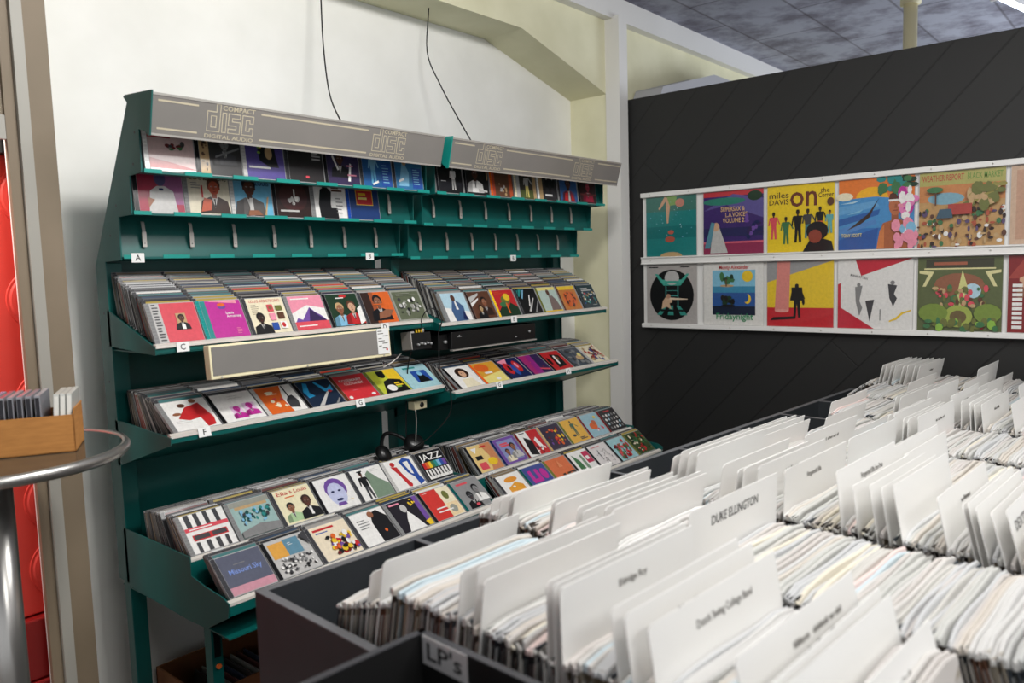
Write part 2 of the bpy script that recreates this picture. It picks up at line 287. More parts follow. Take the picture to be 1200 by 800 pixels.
S2R = [
 ('white cover with long haired woman', 'w', 'k', [('E',.5,.68,.26,.24,'dbr'),('E',.5,.64,.13,.16,'ls'),('P',[(.2,0),(.85,0),(.72,.4),(.3,.4)],'cr'),('E',.46,.66,.02,.02,'k'),('E',.55,.66,.02,.02,'k')]),
 ('orange yellow cover with pale title', (226,160,40), 'o', [('P',[(0,0),(1,0),(1,.5),(0,.3)],'ly'),('E',.3,.75,.3,.2,'o'),('lines',.25,.44,.75,1,.1,'w',.09),('E',.6,.15,.1,.07,'w')]),
 ('blue cover with red faces', 'db', 'k', [('P',[(0,.9),(.5,1),(.3,.6)],'pk'),('E',.25,.5,.18,.3,'r'),('E',.72,.55,.16,.3,'r'),('E',.5,.4,.12,.3,'b'),('E',.3,.5,.06,.14,'k'),('E',.72,.6,.06,.14,'pk')]),
 ('magenta cover fading to violet', (170,34,110), 'dp', [('P',[(.5,0),(1,0),(1,1),(.6,1)],'dp'),('P',[(.2,0),(.5,0),(.6,1),(.35,1)],(150,30,130)),('R',.3,.6,.34,.64,'o'),('R',.7,.3,.74,.34,'r'),('P',[(.5,.2),(.95,.1),(.95,.18),(.5,.28)],'rd')]),
 ('red cover with black figure', 'r', 'k', [('P',[(.3,.1),(.8,.2),(.85,.75),(.4,.85)],'k'),('P',[(.45,.3),(.55,.3),(.6,.75),(.5,.75)],'w'),('E',.65,.6,.07,.1,'sk'),('E',.12,.5,.08,.2,'k')]),
 ('slate cover with small golden animal', (72,80,92), 'dg', [('S',.1,.1,.9,.9,30,['dg','g',(90,96,110)],.09,9),('E',.62,.4,.2,.14,'tn'),('E',.72,.55,.1,.1,'ly')]),
 ('cream cover with red and blue crowd', 'cr', 'lg', [('S',.1,.1,.9,.9,50,['r','br','w','b','dr','tn'],.06,10)])]
S3L = [
 ('white cover with piano keys and red bands', 'w', 'g', [('R',.08,.66,.2,1,'dg'),('R',.3,.66,.4,1,'dg'),('R',.52,.66,.62,1,'dg'),('R',.76,.66,.86,1,'dg'),('R',0,.56,1,.66,'rd'),('lines',.1,.59,.9,1,.06,'w',.03),('R',.1,.3,.9,.46,'r'),('R',.13,.33,.48,.44,'dg'),('R',.54,.33,.87,.44,'dg'),('R',.12,0,.2,.26,'dg'),('R',.34,0,.44,.26,'dg'),('R',.56,0,.66,.26,'dg'),('R',.78,0,.86,.26,'dg')]),
 ('grey green cover with city blocks', (150,184,180), 'g', [('R',.1,.78,.92,.86,'tn'),('R',.0,.86,1,1,'gy'),('S',.12,.3,.9,.72,40,['tl','dtl','dg','lb'],.045,11),('P',[(0,0),(1,0),(1,.2),(.5,.28),(0,.16)],'g')]),
 ('cream cover with red script title and a duo', (238,228,186), 'dg', [('T','Ella',.08,.84,.11,'r',.3),('T','&',.43,.84,.09,'r'),('T','Louis',.56,.84,.11,'r',.36),('lines',.25,.74,.65,1,.06,'o',.03),('bust',.28,.05,.56,'sk','k',(170,205,150)),('bust',.74,.03,.68,'ds','dbr','k'),('P',[(.7,.1),(.78,.1),(.76,.34),(.72,.34)],'w')]),
 ('white cover with large blue portrait', 'w', 'k', [('E',.52,.62,.32,.34,'p'),('E',.5,.46,.26,.36,(190,196,230)),('E',.4,.55,.05,.03,'db'),('E',.6,.55,.05,.03,'db'),('E',.5,.28,.1,.04,'db'),('P',[(.36,.1),(.64,.1),(.6,.2),(.4,.2)],'p'),('lines',.75,.2,.95,1,.05,'y')]),
 ('white and green cover with man and tall shadow', 'w', 'dg', [('P',[(.4,0),(1,0),(1,.35),(.75,.6),(.55,.9),(.42,.8)],(120,144,120)),('fig',.28,.02,.9,'ds','k','dg',.4),('R',.2,.9,.36,.94,'k'),('lines',.6,.9,.9,2,.06,'lg')]),
 ('white cover with red and blue dancing figures', 'w', 'lg', [('P',[(.15,.8),(.35,.75),(.4,.5),(.55,.1),(.5,.02),(.4,.06),(.3,.45)],'r'),('E',.25,.86,.08,.08,'r'),('P',[(.5,.9),(.7,1),(.9,.9),(.92,.3),(1,.1),(.8,.0),(.75,.3),(.6,.5)],'b'),('P',[(.62,.85),(.8,.86),(.78,.4),(.7,.45)],'w')]),
 ('black cover with rainbow band and piano keys', 'k', 'dg', [('T','JAZZ',.08,.7,.22,'w',.84)]+[('R',.06+.11*i,.42,.17+.11*i,.64,c) for i,c in enumerate(['r','o','y','gr','tl','lb','b','p'])]+[('R',.05,.05,.95,.38,'w')]+[('R',.1+.12*i,.14,.15+.12*i,.38,'k') for i in range(7)]+[('R',.13+.16*i,.05,.137+.16*i,.2,'k') for i in range(5)])]
S3R = [
 ('cream and orange collage cover', (230,196,120), 'k', [('P',[(.5,0),(1,0),(1,1),(.55,1),(.7,.5)],(206,130,84)),('R',.12,.45,.4,.6,'k'),('R',.1,.08,.42,.34,'rd'),('E',.7,.3,.2,.14,'y'),('P',[(.1,.9),(.35,.9),(.2,.7)],'w'),('lines',.5,.86,.9,1,.05,'r',.06)]),
 ('blue framed cover with two people', 'p', 'db', [('R',.12,.1,.9,.9,(130,140,190)),('lines',.2,.74,.75,2,.08,'rd',.06),('bust',.35,.08,.5,'sk','dbr','cr'),('bust',.68,.15,.6,'sk','k','lg')]),
 ('white cover split by black and red shapes', 'w', 'dr', [('P',[(.5,0),(1,0),(1,1),(.45,1)],'r'),('P',[(.1,.1),(.45,.0),(.5,.6),(.2,.8)],'k'),('P',[(.7,.2),(.85,.3),(.75,.7),(.6,.6)],'w'),('S',.5,.05,.9,.3,8,['w','k'],.05,12),('lines',.08,.92,.5,1,.05,'dg',.04)]),
 ('dark cover with glowing orange lights', (52,44,66), 'tn', [('S',.1,.15,.9,.8,24,['o','r','y','dr','p'],.055,13)]),
 ('yellow cover with dancing figure', (238,178,60), 'ol', [('fig',.5,.25,.68,'dg',(60,100,80),(60,100,80),.9),('E',.3,.3,.1,.05,'dg'),('lines',.5,.14,.9,2,.06,'dg',.035)]),
 ('light blue cover with orange animals', (148,190,204), 'dr', [('E',.42,.45,.22,.16,'o'),('E',.55,.6,.12,.1,(200,90,40)),('S',.5,.2,.85,.4,8,['b','w','rd'],.05,14),('E',.75,.8,.08,.06,'y')]),
 ('black cover with grid of small white portraits', (40,38,40), 'dr', [('lines',.3,.88,.9,1,.05,'r',.05)]+[('E',.16+.17*i,.72-.19*j,.05,.06,['lg','w','sb','g'][(i+j)%4]) for i in range(5) for j in range(4)])]
S4L = [
 ('slate blue cover with pale blue title and pink foot', (88,92,112), 'dg', [('T','Missouri Sky',.14,.5,.13,(120,150,226),.74),('R',0,0,1,.2,(206,140,156)),('lines',.3,.72,.7,1,.05,'g',.02)]),
 ('white cover with orange square and street crowd', 'lg', 'k', [('R',.04,.5,.42,.92,(232,164,60)),('R',.42,.5,.8,.95,(90,140,164)),('lines',.5,.82,.62,2,.05,'w'),('S',.1,.06,.95,.45,60,['dg','k','w','g'],.035,15),('P',[(.8,.9),(1,.6),(1,1)],'dg')]),
 ('cream cover with red title and racing crowd', (236,220,190), 'dg', [('lines',.06,.86,.94,1,.08,'r',.06),('lines',.1,.78,.6,1,.05,'b',.03),('S',.3,.1,.95,.6,60,['r','o','dr','p','w','k','y'],.06,16)]),
 ('white cover with man in long black coat', 'w', 'dg', [('P',[(.5,.0),(1,0),(1,.7),(.8,.95),(.6,.9),(.5,.6)],'k'),('E',.58,.86,.09,.1,'sk'),('E',.75,.3,.04,.05,'o'),('lines',.1,.74,.45,4,.08,'g',.03)]),
 ('black cover with singing figure and purple edge', (34,30,38), 'g', [('R',.85,0,1,1,'p'),('P',[(.2,0),(.75,0),(.6,.4),(.48,.62),(.35,.4)],'w'),('E',.42,.72,.1,.13,'lg'),('S',.66,.75,.85,.95,8,['y'],.03,17),('P',[(.85,0),(1,0),(1,.2),(.8,.15)],'y'),('lines',.05,.88,.55,1,.05,'pk',.05)]),
 ('red cover with cream portrait panels', 'cr', 'k', [('R',.0,0,.55,1,(220,48,40)),('R',.55,.02,.97,.45,(238,210,160)),('R',.55,.5,.97,.96,'cr'),('E',.75,.72,.1,.15,'ol'),('E',.74,.24,.12,.14,'gy'),('lines',.2,.34,.75,2,.12,'w',.04),('lines',.05,.93,.3,1,.05,'w')]),
 ('grey photo cover with red title', (140,140,140), 'dtl', [('lines',.14,.84,.8,1,.08,'rd',.07),('bust',.36,.0,.6,'dg','k','k'),('bust',.68,.15,.62,'g','k','w'),('P',[(.1,0),(.4,0),(.5,.2)],'k'),('E',.4,.08,.07,.05,'rd')])]
S4R = [
 ('white cover with orange block', 'w', 'dg', [('P',[(.2,.1),(.85,.1),(.85,.5),(.6,.66),(.2,.5)],(240,160,40)),('E',.5,.78,.28,.1,(240,150,40)),('E',.45,.5,.06,.04,'w')]),
 ('blue cover with magenta letter shapes', (60,76,150), 'dtl', [('R',.15,.35,.3,.85,'m'),('R',.15,.35,.55,.5,'m'),('R',.45,.35,.6,.85,'m'),('E',.78,.6,.14,.22,'m'),('lines',.2,.2,.8,2,.08,'p',.05)]),
 ('orange cover with dark photo at the foot', (226,110,62), 'ol', [('R',.35,0,1,.35,'dbr'),('S',.4,.05,.95,.3,16,['br','o','k'],.06,18),('P',[(.4,.6),(.5,.9),(.6,.6)],(236,140,90))]),
 ('white cover with green forms and crimson block', 'w', 'k', [('R',.68,.4,1,.9,(200,30,80)),('P',[(.1,0),(.4,0),(.35,.6),(.15,.9)],'gr'),('P',[(.45,.1),(.62,.1),(.6,.8),(.5,.8)],(120,150,120)),('R',.74,.55,.9,.7,'w')]),
 ('white cover with fine black drawings', (222,216,214), 'k', [('S',.15,.1,.85,.75,26,['dg','g','k'],.02,19),('R',.5,0,.52,.3,'dg'),('R',.3,.4,.32,.7,'dg'),('R',.7,.45,.715,.75,'g'),('lines',.1,.88,.85,1,.05,'rd',.02)]),
 ('pale blue cover with red flowers', (150,200,206), 'k', [('S',.15,.1,.9,.7,40,['r','rd','r','gr','dr'],.07,20),('E',.75,.8,.06,.08,'r')]),
 ('dark green cover with small red flowers', (60,80,44), 'ol', [('S',.1,.1,.9,.9,50,['ol','dgr','r','cr','gr'],.06,21)])]
R1L = [
 ('pink cover with misty landscape', (214,180,176), 'w', [('R',0,.75,.5,1,(190,70,80)),('P',[(0,.3),(.5,.2),(1,.08),(1,0),(0,0)],(190,110,110)),('S',.4,.5,.8,.65,14,['dg','gr','dr'],.05,22),('R',0,0,1,.06,'w')]),
 ('cream striped cover with guitarist in grey', (52,50,50), 'k', [('R',0,0,.22,1,'tn'),('S',.05,.1,.17,.9,14,['br','dbr'],.03,60),('bust',.6,.25,.7,'g','k','dg'),('P',[(.35,.4),(.95,.65),(.95,.7),(.35,.45)],'g')]),
 ('violet cover with black head shape', (84,70,150), 'lg', [('P',[(.3,1),(.75,1),(.8,.5),(.85,.3),(.6,.3),(.35,.45)],'k'),('E',.6,.65,.1,.16,'tn'),('S',.3,.6,.45,.95,8,['gn','y'],.05,23),('lines',.05,.25,.9,1,.05,'w',.05)]),
 ('black cover with small red figures on top', (42,38,38), 'dg', [('S',.1,.85,.6,.98,8,['r','sk'],.06,24),('lines',.68,.75,.95,3,.08,'lg',.04),('R',.45,.1,.55,.16,'rd')]),
 ('dark violet cover with musician', (56,44,84), 'k', [('bust',.4,.2,.7,'ds','k','k'),('P',[(.15,.75),(.2,.78),(.35,.4),(.3,.38)],'w'),('P',[(.6,.1),(.7,.6),(.75,.58),(.68,.1)],'w'),('lines',.6,.5,.9,2,.25,'pk',.04)]),
 ('blue cover with standing figure and text block', (30,92,160), 'dg', [('fig',.35,.1,.85,'lb','lb',(90,170,210),.5),('R',.62,.05,.95,.7,'b'),('lines',.66,.62,.9,7,.08,'lb',.03),('P',[(.3,.05),(.5,.14),(.48,.2),(.28,.1)],'w')]),
 ('blue cover with guitar player and text block', (44,116,170), 'dg', [('P',[(.1,.1),(.3,.9),(.5,.5),(.45,.1)],'lb'),('E',.35,.8,.08,.1,'tn'),('R',.6,.05,.95,.65,'b'),('lines',.64,.58,.9,7,.07,'lb',.03),('P',[(.1,.2),(.3,.28),(.28,.34),(.1,.26)],'w')])]
R2L = [
 ('crimson cover with man in white suit', (168,40,66), 'k', [('R',.5,.2,1,1,(150,80,130)),('P',[(.2,0),(.85,0),(.78,.5),(.6,.62),(.42,.62),(.26,.5)],'lg'),('E',.5,.8,.13,.18,(80,74,120)),('P',[(.2,.1),(.35,.3),(.2,.35)],'sk'),('R',.46,.52,.56,.57,'db')]),
 ('cream cover with large title and trumpeter', (214,204,178), 'g', [('T','LOUIS',.05,.83,.14,'ol',.44),('T','ARMSTRONG',.4,.83,.12,'dbr',.55),('bust',.62,.02,.9,(190,80,50),'ds','dbr'),('P',[(.25,.05),(.5,.1),(.55,.35),(.35,.4)],(190,80,50)),('R',.3,.4,.34,.7,'r'),('lines',.06,.74,.3,3,.06,'g',.02)]),
 ('sky blue cover with man in grey suit', (96,176,214), 'lg', [('bust',.4,.0,1.0,'ds','k',(86,82,80)),('P',[(.36,.0),(.48,0),(.46,.45),(.38,.45)],'lg'),('T','LOUIS',.58,.78,.12,'db',.36),('P',[(.3,.0),(.7,.02),(.6,.14),(.35,.14)],'sk'),('P',[(.75,.0),(.8,0),(.9,.5),(.86,.5)],'tn')]),
 ('dark brown cover with white instrument shapes', (48,30,26), 'k', [('E',.5,.55,.42,.4,(70,34,32)),('S',.32,.32,.68,.55,12,['w','lg'],.05,26),('R',.5,.5,.54,.75,'w'),('lines',.08,.14,.9,1,.05,'lg',.05)]),
 ('white cover with black silhouette and case', 'w', 'g', [('P',[(.15,0),(.55,0),(.5,.4),(.55,.75),(.4,.9),(.2,.8),(.12,.4)],'k'),('E',.35,.9,.09,.1,'k'),('P',[(.45,0),(.72,0),(.7,.3),(.45,.3)],'k'),('lines',.55,.84,.92,2,.08,'br',.05),('lines',.66,.55,.9,5,.1,'g',.03)]),
 ('deep blue cover with red badge', (26,58,120), 'b', [('R',.22,.42,.8,.86,'y'),('R',.24,.44,.78,.84,'r'),('lines',.3,.7,.7,1,.1,'y',.07),('lines',.3,.58,.74,1,.1,'ly',.07)])]
R1R = [
 ('black cover with white jumping figure', (26,25,27), 'k', [('fig',.62,.1,.75,'g','w','lg',.3),('E',.6,.85,.1,.1,'g'),('lines',.1,.35,.4,1,.05,'w',.02)]),
 ('black cover with seated man in white', (30,28,28), 'k', [('bust',.4,.08,.85,'ds','k','w'),('P',[(.5,.1),(.9,.1),(.88,.16),(.5,.2)],'lg'),('R',.9,.5,.95,.95,'tn')]),
 ('brown cover with red side stripe', (104,66,46), 'o', [('R',0,0,.12,1,(200,70,40)),('R',.8,0,.95,1,(200,80,40)),('S',.3,.05,.65,.5,10,['lg','tn'],.05,28),('lines',.3,.85,.7,1,.05,'tn')]),
 ('pale striped cover with standing figure', (58,54,48), 'cr', [('R',0,0,.16,1,'lg'),('R',.84,0,1,1,'tn'),('fig',.52,.05,.85,'ds','w','ly',.8),('R',.16,0,.84,.3,(90,100,50)),('fig',.52,.05,.85,'ds','lg','ly',.8)]),
 ('grey and black photo cover with pale edge', (50,48,50), 'w', [('R',0,0,.2,1,'tn'),('fig',.45,.1,.8,'lg','k','dg',.5),('fig',.75,.1,.8,'lg','k','dg',.5),('lines',.3,.15,.9,1,.05,'w',.07)]),
 ('blue cover with man in red scarf', (44,92,158), 'dg', [('bust',.48,.02,.9,'ds','k',(120,60,90)),('P',[(.2,0),(.4,0),(.45,.4),(.25,.3)],'r'),('P',[(.6,.02),(.8,.02),(.6,.35)],'r'),('P',[(.42,.0),(.56,0),(.52,.4),(.46,.4)],'lg')]),
 ('dark maroon cover with red figure', (60,30,34), 'k', [('bust',.5,.05,.8,(190,60,80),'k',(170,30,60)),('R',0,.3,1,.36,(120,50,50))])]
LPT = [
 ('teal record cover with diving figure and bubbles', (24,132,130), [('R',0,.75,1,1,(60,120,108)),('R',0,.3,1,.5,(16,116,116)),('P',[(.45,.55),(.5,.95),(.38,1),(.25,.8),(.28,.78),(.4,.92),(.42,.55)],'ls'),('P',[(.42,1),(.62,1),(.6,.85),(.48,.84)],(130,170,90)),('E',.68,.88,.09,.07,(206,130,110)),('E',.5,.4,.06,.035,(200,90,70)),('E',.48,.28,.1,.05,(190,84,64)),('E',.5,0,.22,.07,'tn'),('S',.05,.3,.95,.95,24,['sb','lb'],.008,30)]),
 ('purple record cover of night harbour under a red edge', (62,38,110), [('R',0,.92,1,1,(206,50,60)),('P',[(0,.7),(.5,.95),(1,.85),(1,.55),(.4,.78)],(90,80,150)),('E',.35,.84,.36,.06,(40,130,110)),('E',.86,.9,.12,.08,'dgr'),('R',0,.0,1,.2,(150,40,80)),('R',0,.17,1,.2,(220,90,110)),('R',0,.28,1,.42,(40,36,90)),('T','SUPERSAX &',.3,.68,.07,(226,180,120),.4),('T','L.A.VOICES',.38,.59,.07,(226,180,120),.36),('T','VOLUME 2',.33,.5,.07,(226,180,120),.36),('S',.7,.28,.98,.6,14,['dp','db','p'],.04,31),('P',[(.12,.02),(.42,.02),(.36,.2),(.28,.42),(.18,.4),(.14,.2)],'lg'),('E',.22,.44,.06,.07,'ls'),('P',[(.02,.1),(.12,.1),(.2,.5),(.14,.52)],(80,140,160))]),
 ('yellow record cover with big brown title and drawn people', (244,206,20), [('T','miles',.03,.82,.09,(70,40,30),.3),('T','DAVIS',.03,.72,.08,(70,40,30),.3),('T','on',.35,.68,.32,(110,46,30),.4),('T','the',.8,.86,.07,(70,40,30)),('T','Corner',.77,.79,.07,(70,40,30),.22),('fig',.1,.2,.42,'dbr','rd','rd',.5),('fig',.29,.12,.42,'dbr','gr','gr',.6),('fig',.47,.14,.5,'dbr','k','k',.7),('fig',.62,.2,.44,'dbr','dg',(60,130,140),.6),('fig',.8,.26,.4,'dbr','k','o',.5),('fig',.94,.26,.34,'sk',(90,170,170),(90,170,170),.3),('P',[(.55,0),(1,0),(.97,.14),(.85,.18),(.65,.16)],'k'),('E',.76,.3,.16,.14,'k'),('E',.73,.22,.1,.1,(150,60,40)),('E',.95,.72,.05,.06,'br')]),
 ('blue record cover with orange sun, wave and bronze figure', (40,110,190), [('R',0,.7,1,1,(240,120,40)),('E',.45,.72,.22,.16,(250,180,20)),('P',[(0,.72),(.5,.74),(1,.66),(1,.3),(0,.3)],(60,140,204)),('P',[(0,.62),(.5,.68),(.55,.6),(0,.5)],(90,160,214)),('P',[(0,.44),(.56,.56),(.54,.48),(0,.34)],(30,90,170)),('P',[(0,.3),(.5,.42),(.52,.36),(0,.2)],(70,130,200)),('P',[(0,0),(.5,0),(.54,.3),(0,.14)],(34,84,166)),('P',[(.02,.66),(.3,.7),(.2,.66)],'sb'),('P',[(.1,.5),(.34,.57),(.28,.52)],'lb'),('P',[(.12,.28),(.4,.5),(.55,.72),(.5,.62),(.42,.45),(.3,.36)],'dbr'),('E',.08,.76,.12,.06,'cr'),('P',[(.52,0),(.98,0),(.95,.32),(.8,.42),(.6,.36),(.55,.2)],(176,92,50)),('R',.71,.36,.8,.5,(160,84,48)),('E',.76,.6,.085,.14,(190,104,62)),('P',[(.67,.66),(.85,.66),(.83,.76),(.76,.79),(.69,.76)],(90,46,30)),('P',[(.67,.655),(.85,.655),(.85,.685),(.67,.685)],'w'),('P',[(.755,.62),(.775,.62),(.785,.56),(.745,.56)],(160,84,48)),('R',.73,.525,.79,.535,'dr'),('P',[(.52,0),(.62,0),(.62,.34),(.56,.26)],(214,120,60)),('S',.55,.8,1,1,22,['dgr','tl','gr'],.06,33),('S',.85,.35,1,.8,18,['pk','m','w',(230,120,180)],.06,34),('S',.75,.02,1,.35,22,['lb','w','sb','pk'],.06,35),('T','TONY SCOTT',.05,.18,.05,'ly',.28)]),
 ('tan record cover of busy village under green lettering', (196,150,90), [('R',0,.8,1,1,(176,170,90)),('R',0,.6,1,.82,(206,130,70)),('E',.32,.64,.22,.08,(120,170,190)),('T','WEATHER REPORT',.03,.88,.08,(190,70,50),.5),('T','BLACK MARKET',.57,.88,.08,(110,150,60),.4),('S',.0,.0,1,.5,120,[(180,80,50),(90,70,110),'tn','dbr','w','gr','br'],.028,36),('S',.6,.5,1,.8,30,[(150,140,60),'ol','tn'],.06,37),('R',.36,.42,.64,.56,(180,60,50)),('P',[(.22,.38),(.42,.38),(.4,.5),(.26,.5)],(60,90,110)),('R',.2,.55,.22,.75,'br'),('E',.2,.76,.1,.04,'gr'),('E',.8,.74,.12,.05,'ol')]),
 ('beige record cover cut by the photo edge', (206,172,144), [('R',.06,.06,.94,.94,(196,150,122)),('lines',.3,.8,.7,1,.08,'br',.03),('S',.3,.2,.8,.7,20,['tn','cr','sk'],.07,38)])]
LPB = [
 ('grey record cover with black disc and green grid', (178,172,168), [('E',.5,.48,.44,.43,'k',32),('P',[(.16,.84),(.34,.64),(.68,.64),(.86,.84),(.80,.84),(.64,.68),(.38,.68),(.22,.84)],(60,170,150)),('P',[(.34,.68),(.68,.68),(.74,.74),(.28,.74)],(70,180,160)),('E',.51,.77,.145,.12,'lg',20),('P',[(.36,.68),(.66,.68),(.64,.72),(.38,.72)],(60,170,150)),('R',.40,.55,.62,.56,(60,150,140)),('R',.38,.3,.4,.7,(60,150,140)),('R',.62,.3,.64,.7,(60,150,140)),('R',.38,.46,.64,.48,(60,150,140)),('P',[(.2,.14),(.36,.3),(.66,.3),(.82,.14)],(50,150,136)),('P',[(.30,.14),(.42,.3),(.47,.3),(.42,.14)],'k'),('P',[(.54,.14),(.53,.3),(.60,.3),(.68,.14)],'k'),('R',.28,.2,.74,.235,'k'),('P',[(.30,.24),(.33,.38),(.40,.46),(.50,.43),(.52,.36),(.46,.34),(.50,.24),(.40,.28)],(214,176,140)),('P',[(.46,.40),(.82,.405),(.82,.42),(.46,.44)],(226,200,170)),('E',.44,.46,.045,.04,(190,140,110)),('lines',.04,.945,.34,1,.04,'k',.015),('lines',.68,.945,.96,1,.04,'k',.015)]),
 ('white record cover with palm island day and night', (226,224,218), [('R',.15,.52,.87,.88,(120,190,220)),('R',.15,.52,.87,.62,(50,140,180)),('R',.15,.16,.87,.52,(34,84,160)),('R',.15,.16,.87,.3,(20,34,60)),('E',.74,.78,.09,.09,'y'),('E',.74,.42,.06,.08,'y'),('E',.71,.44,.05,.07,(34,84,160)),('E',.4,.63,.12,.02,'tn'),('S',.3,.68,.5,.8,12,['gr','dgr'],.045,40),('R',.38,.62,.4,.74,'br'),('S',.32,.36,.52,.46,10,['k','dgr'],.04,41),('E',.42,.31,.12,.02,'k'),('T','Monty Alexander',.27,.9,.06,'r',.5),('T','Fridaynight',.22,.09,.1,(40,150,90),.62)]),
 ('record cover in grey, yellow and red with black saxophonist', (240,200,30), [('P',[(0,.68),(1,1),(0,1)],(150,150,150)),('P',[(0,.68),(.4,.82),(.4,1),(0,1)],(150,150,150)),('R',0,0,1,.29,(208,30,40)),('P',[(.12,.24),(.34,.24),(.36,1),(.16,1)],(224,130,120)),('E',.23,.24,.11,.025,(230,150,140)),('fig',.46,.14,.52,'k','k','k',.5),('P',[(.38,.4),(.56,.4),(.54,.6),(.38,.6)],'k'),('P',[(.05,.09),(.44,.12),(.44,.16),(.1,.14)],'k'),('E',.56,.38,.02,.05,'k')]),
 ('white record cover with red triangles and sketched figures', (226,224,220), [('P',[(.24,1),(1,1),(.32,.76)],(206,26,48)),('P',[(0,0),(.5,0),(.04,.3),(.04,.66),(0,.64)],(206,26,48)),('T','MANHATTAN',.17,.76,.035,'dg',.24,-.25),('P',[(.24,.6),(.34,.62),(.3,.4),(.34,.3),(.3,.18),(.25,.38)],'g'),('P',[(.38,.4),(.5,.42),(.44,.1)],'dg'),('P',[(.68,.64),(.8,.62),(.76,.5),(.8,.44),(.75,.32),(.7,.44)],'dg'),('E',.74,.66,.03,.03,'g'),('E',.29,.63,.025,.03,'g'),('R',.575,.12,.585,.28,'dg'),('P',[(.7,.1),(.8,.14),(.88,.22),(.98,.26),(.98,.28),(.86,.24),(.78,.16),(.7,.12)],'y')]),
 ('green record cover with ornate cream scrollwork', (90,100,56), [('R',.1,.85,.9,.97,(60,60,40)),('lines',.2,.89,.8,1,.06,(170,90,60),.04),('P',[(.02,.82),(.2,.8),(.1,.6),(.06,.6),(.13,.76),(.02,.78)],(222,214,150)),('P',[(.98,.82),(.8,.8),(.9,.6),(.94,.6),(.87,.76),(.98,.78)],(222,214,150)),('R',.08,.83,.92,.85,(222,214,150)),('E',.5,.62,.3,.16,(150,90,60)),('E',.66,.54,.1,.1,'sb'),('P',[(.44,.34),(.56,.34),(.6,.6),(.54,.82),(.5,.6)],(214,214,130)),('S',.2,.3,.85,.6,50,['br','rd','ol','tn','gr'],.035,42),('E',.5,.2,.17,.15,(160,176,70)),('E',.5,.19,.1,.09,(110,90,50)),('E',.2,.24,.18,.13,(120,146,50)),('E',.84,.24,.16,.13,(120,146,50)),('S',.05,.02,.95,.15,30,['ol','gn','gr','dr'],.04,43)]),
 ('dark red record cover cut by the photo edge', (140,28,30), [('R',.3,0,1,.7,'k'),('P',[(0,.7),(.2,1),(.4,.7)],(170,60,50)),('S',.1,.5,.5,.75,10,['ls','sk'],.06,44)]+[('R',.05,.05+.06*i,.16,.09+.06*i,'w') for i in range(10)])]
# ---------------------------------------------------------------- the room
s = MB(); s.box(-3,-4,-.1,11,5,0,FLOOR); struct(s,'floor')
s = MB(); s.box(-3,-4,2.88,11,5,2.98,CEIL); struct(s,'ceiling')
s = MB()                                                    # wall with the shallow niche that holds the racks
s.prism([(.87,2.585),(2.89,2.585),(3.58,2.39),(3.58,0),(11,0),(11,2.88),(.87,2.88)],2.34,2.575,CREAM,'y')
struct(s,'wall_niche_surround')
s = MB(); s.box(.862,2.575,0,3.75,2.70,2.88,PLASTER); struct(s,'wall_back')
s = MB(); s.box(3.572,2.255,0,3.652,2.34,2.775,TRIMW); struct(s,'trim_1')
s = MB(); s.box(2.6,2.29,2.765,11,2.34,2.88,TRIMW); struct(s,'trim_2')
s = MB(); s.box(3.67,-2.2,0,3.76,2.335,2.362,DARKWOOD); struct(s,'wall_right')
s = MB(); s.box(10.2,-4,0,10.3,2.34,2.88,CREAM); struct(s,'wall_far')
s = MB(); s.box(2.0125,2.401,0,2.047,2.412,1.62,TRIMW); struct(s,'added_gap_strip')  # added white strip, stands in for the lit wall behind the rack gap
s = MB(); s.box(.81,2.335,0,.87,2.36,2.88,POST); s.box(.862,2.36,0,.87,2.575,2.88,PLASTER); struct(s,'trim_3')
s = MB()                                                    # door frame left of the racks
s.box(.782,2.325,0,.81,2.36,2.88,JAMB); s.box(.755,2.34,0,.782,2.358,2.88,POST); s.box(-.6,2.342,1.868,.755,2.356,1.93,JAMB)
s.box(-.6,2.35,1.93,.755,2.356,2.88,POST); struct(s,'door_1')
lp = MB(); lp.box(.776,2.322,.985,.806,2.325,1.045,TRIMW); lp.obj('strike_plate', bpy.data.objects['door_1'], bevel=.002)
s = MB(); s.box(-3,2.345,0,-.6,2.45,2.88,PLASTER); struct(s,'wall_left')
# pole, wooden beam end and tube lamp beyond the dark partition
p = MB(); p.tube([(4.6,1.125,0),(4.6,1.125,2.88)],.034,YPOLE,20); p.tube([(4.6,1.125,2.80),(4.6,1.125,2.88)],.05,YPOLE,20)
tag(p.obj('support_pole', smooth=True),'slim ivory pole rising to the ceiling behind the black boarded partition','pole')
s = MB(); s.box(6.05,-3.2,2.79,6.25,.98,2.88,mat('grey_beam',(150,146,134),.7)); struct(s,'trim_4')
tl = empty('ceiling_light',(5.05,.72,2.80),(0,0,-.2),'thin cool-white tube lamp under the ceiling, top right corner','ceiling light')
q = MB(); q.tube([(-.26,0,0),(.42,0,0)],.009,mat('lit_tube',(255,255,255),emit=(225,238,255),es=7),12); q.obj('tube',tl,True)
q = MB(); q.box(-.28,-.012,.014,.45,.012,.055,TRIMW); q.box(-.285,-.02,-.02,-.262,.02,.03,TRIMW); q.box(.425,-.02,-.02,.45,.02,.03,TRIMW); q.obj('housing',tl)
q = MB(); q.prism([(3.80,2.34),(3.86,2.44),(4.47,2.60),(4.78,2.60),(4.95,2.34)],2.16,2.33,mat('grey_duct',(176,176,180),.5),'y'); q.box(3.78,2.15,0,4.97,2.33,2.35,mat('grey_duct'))
tag(q.obj('air_duct',bevel=.004),'pale grey sloping duct top showing over the black partition by the corner','duct')
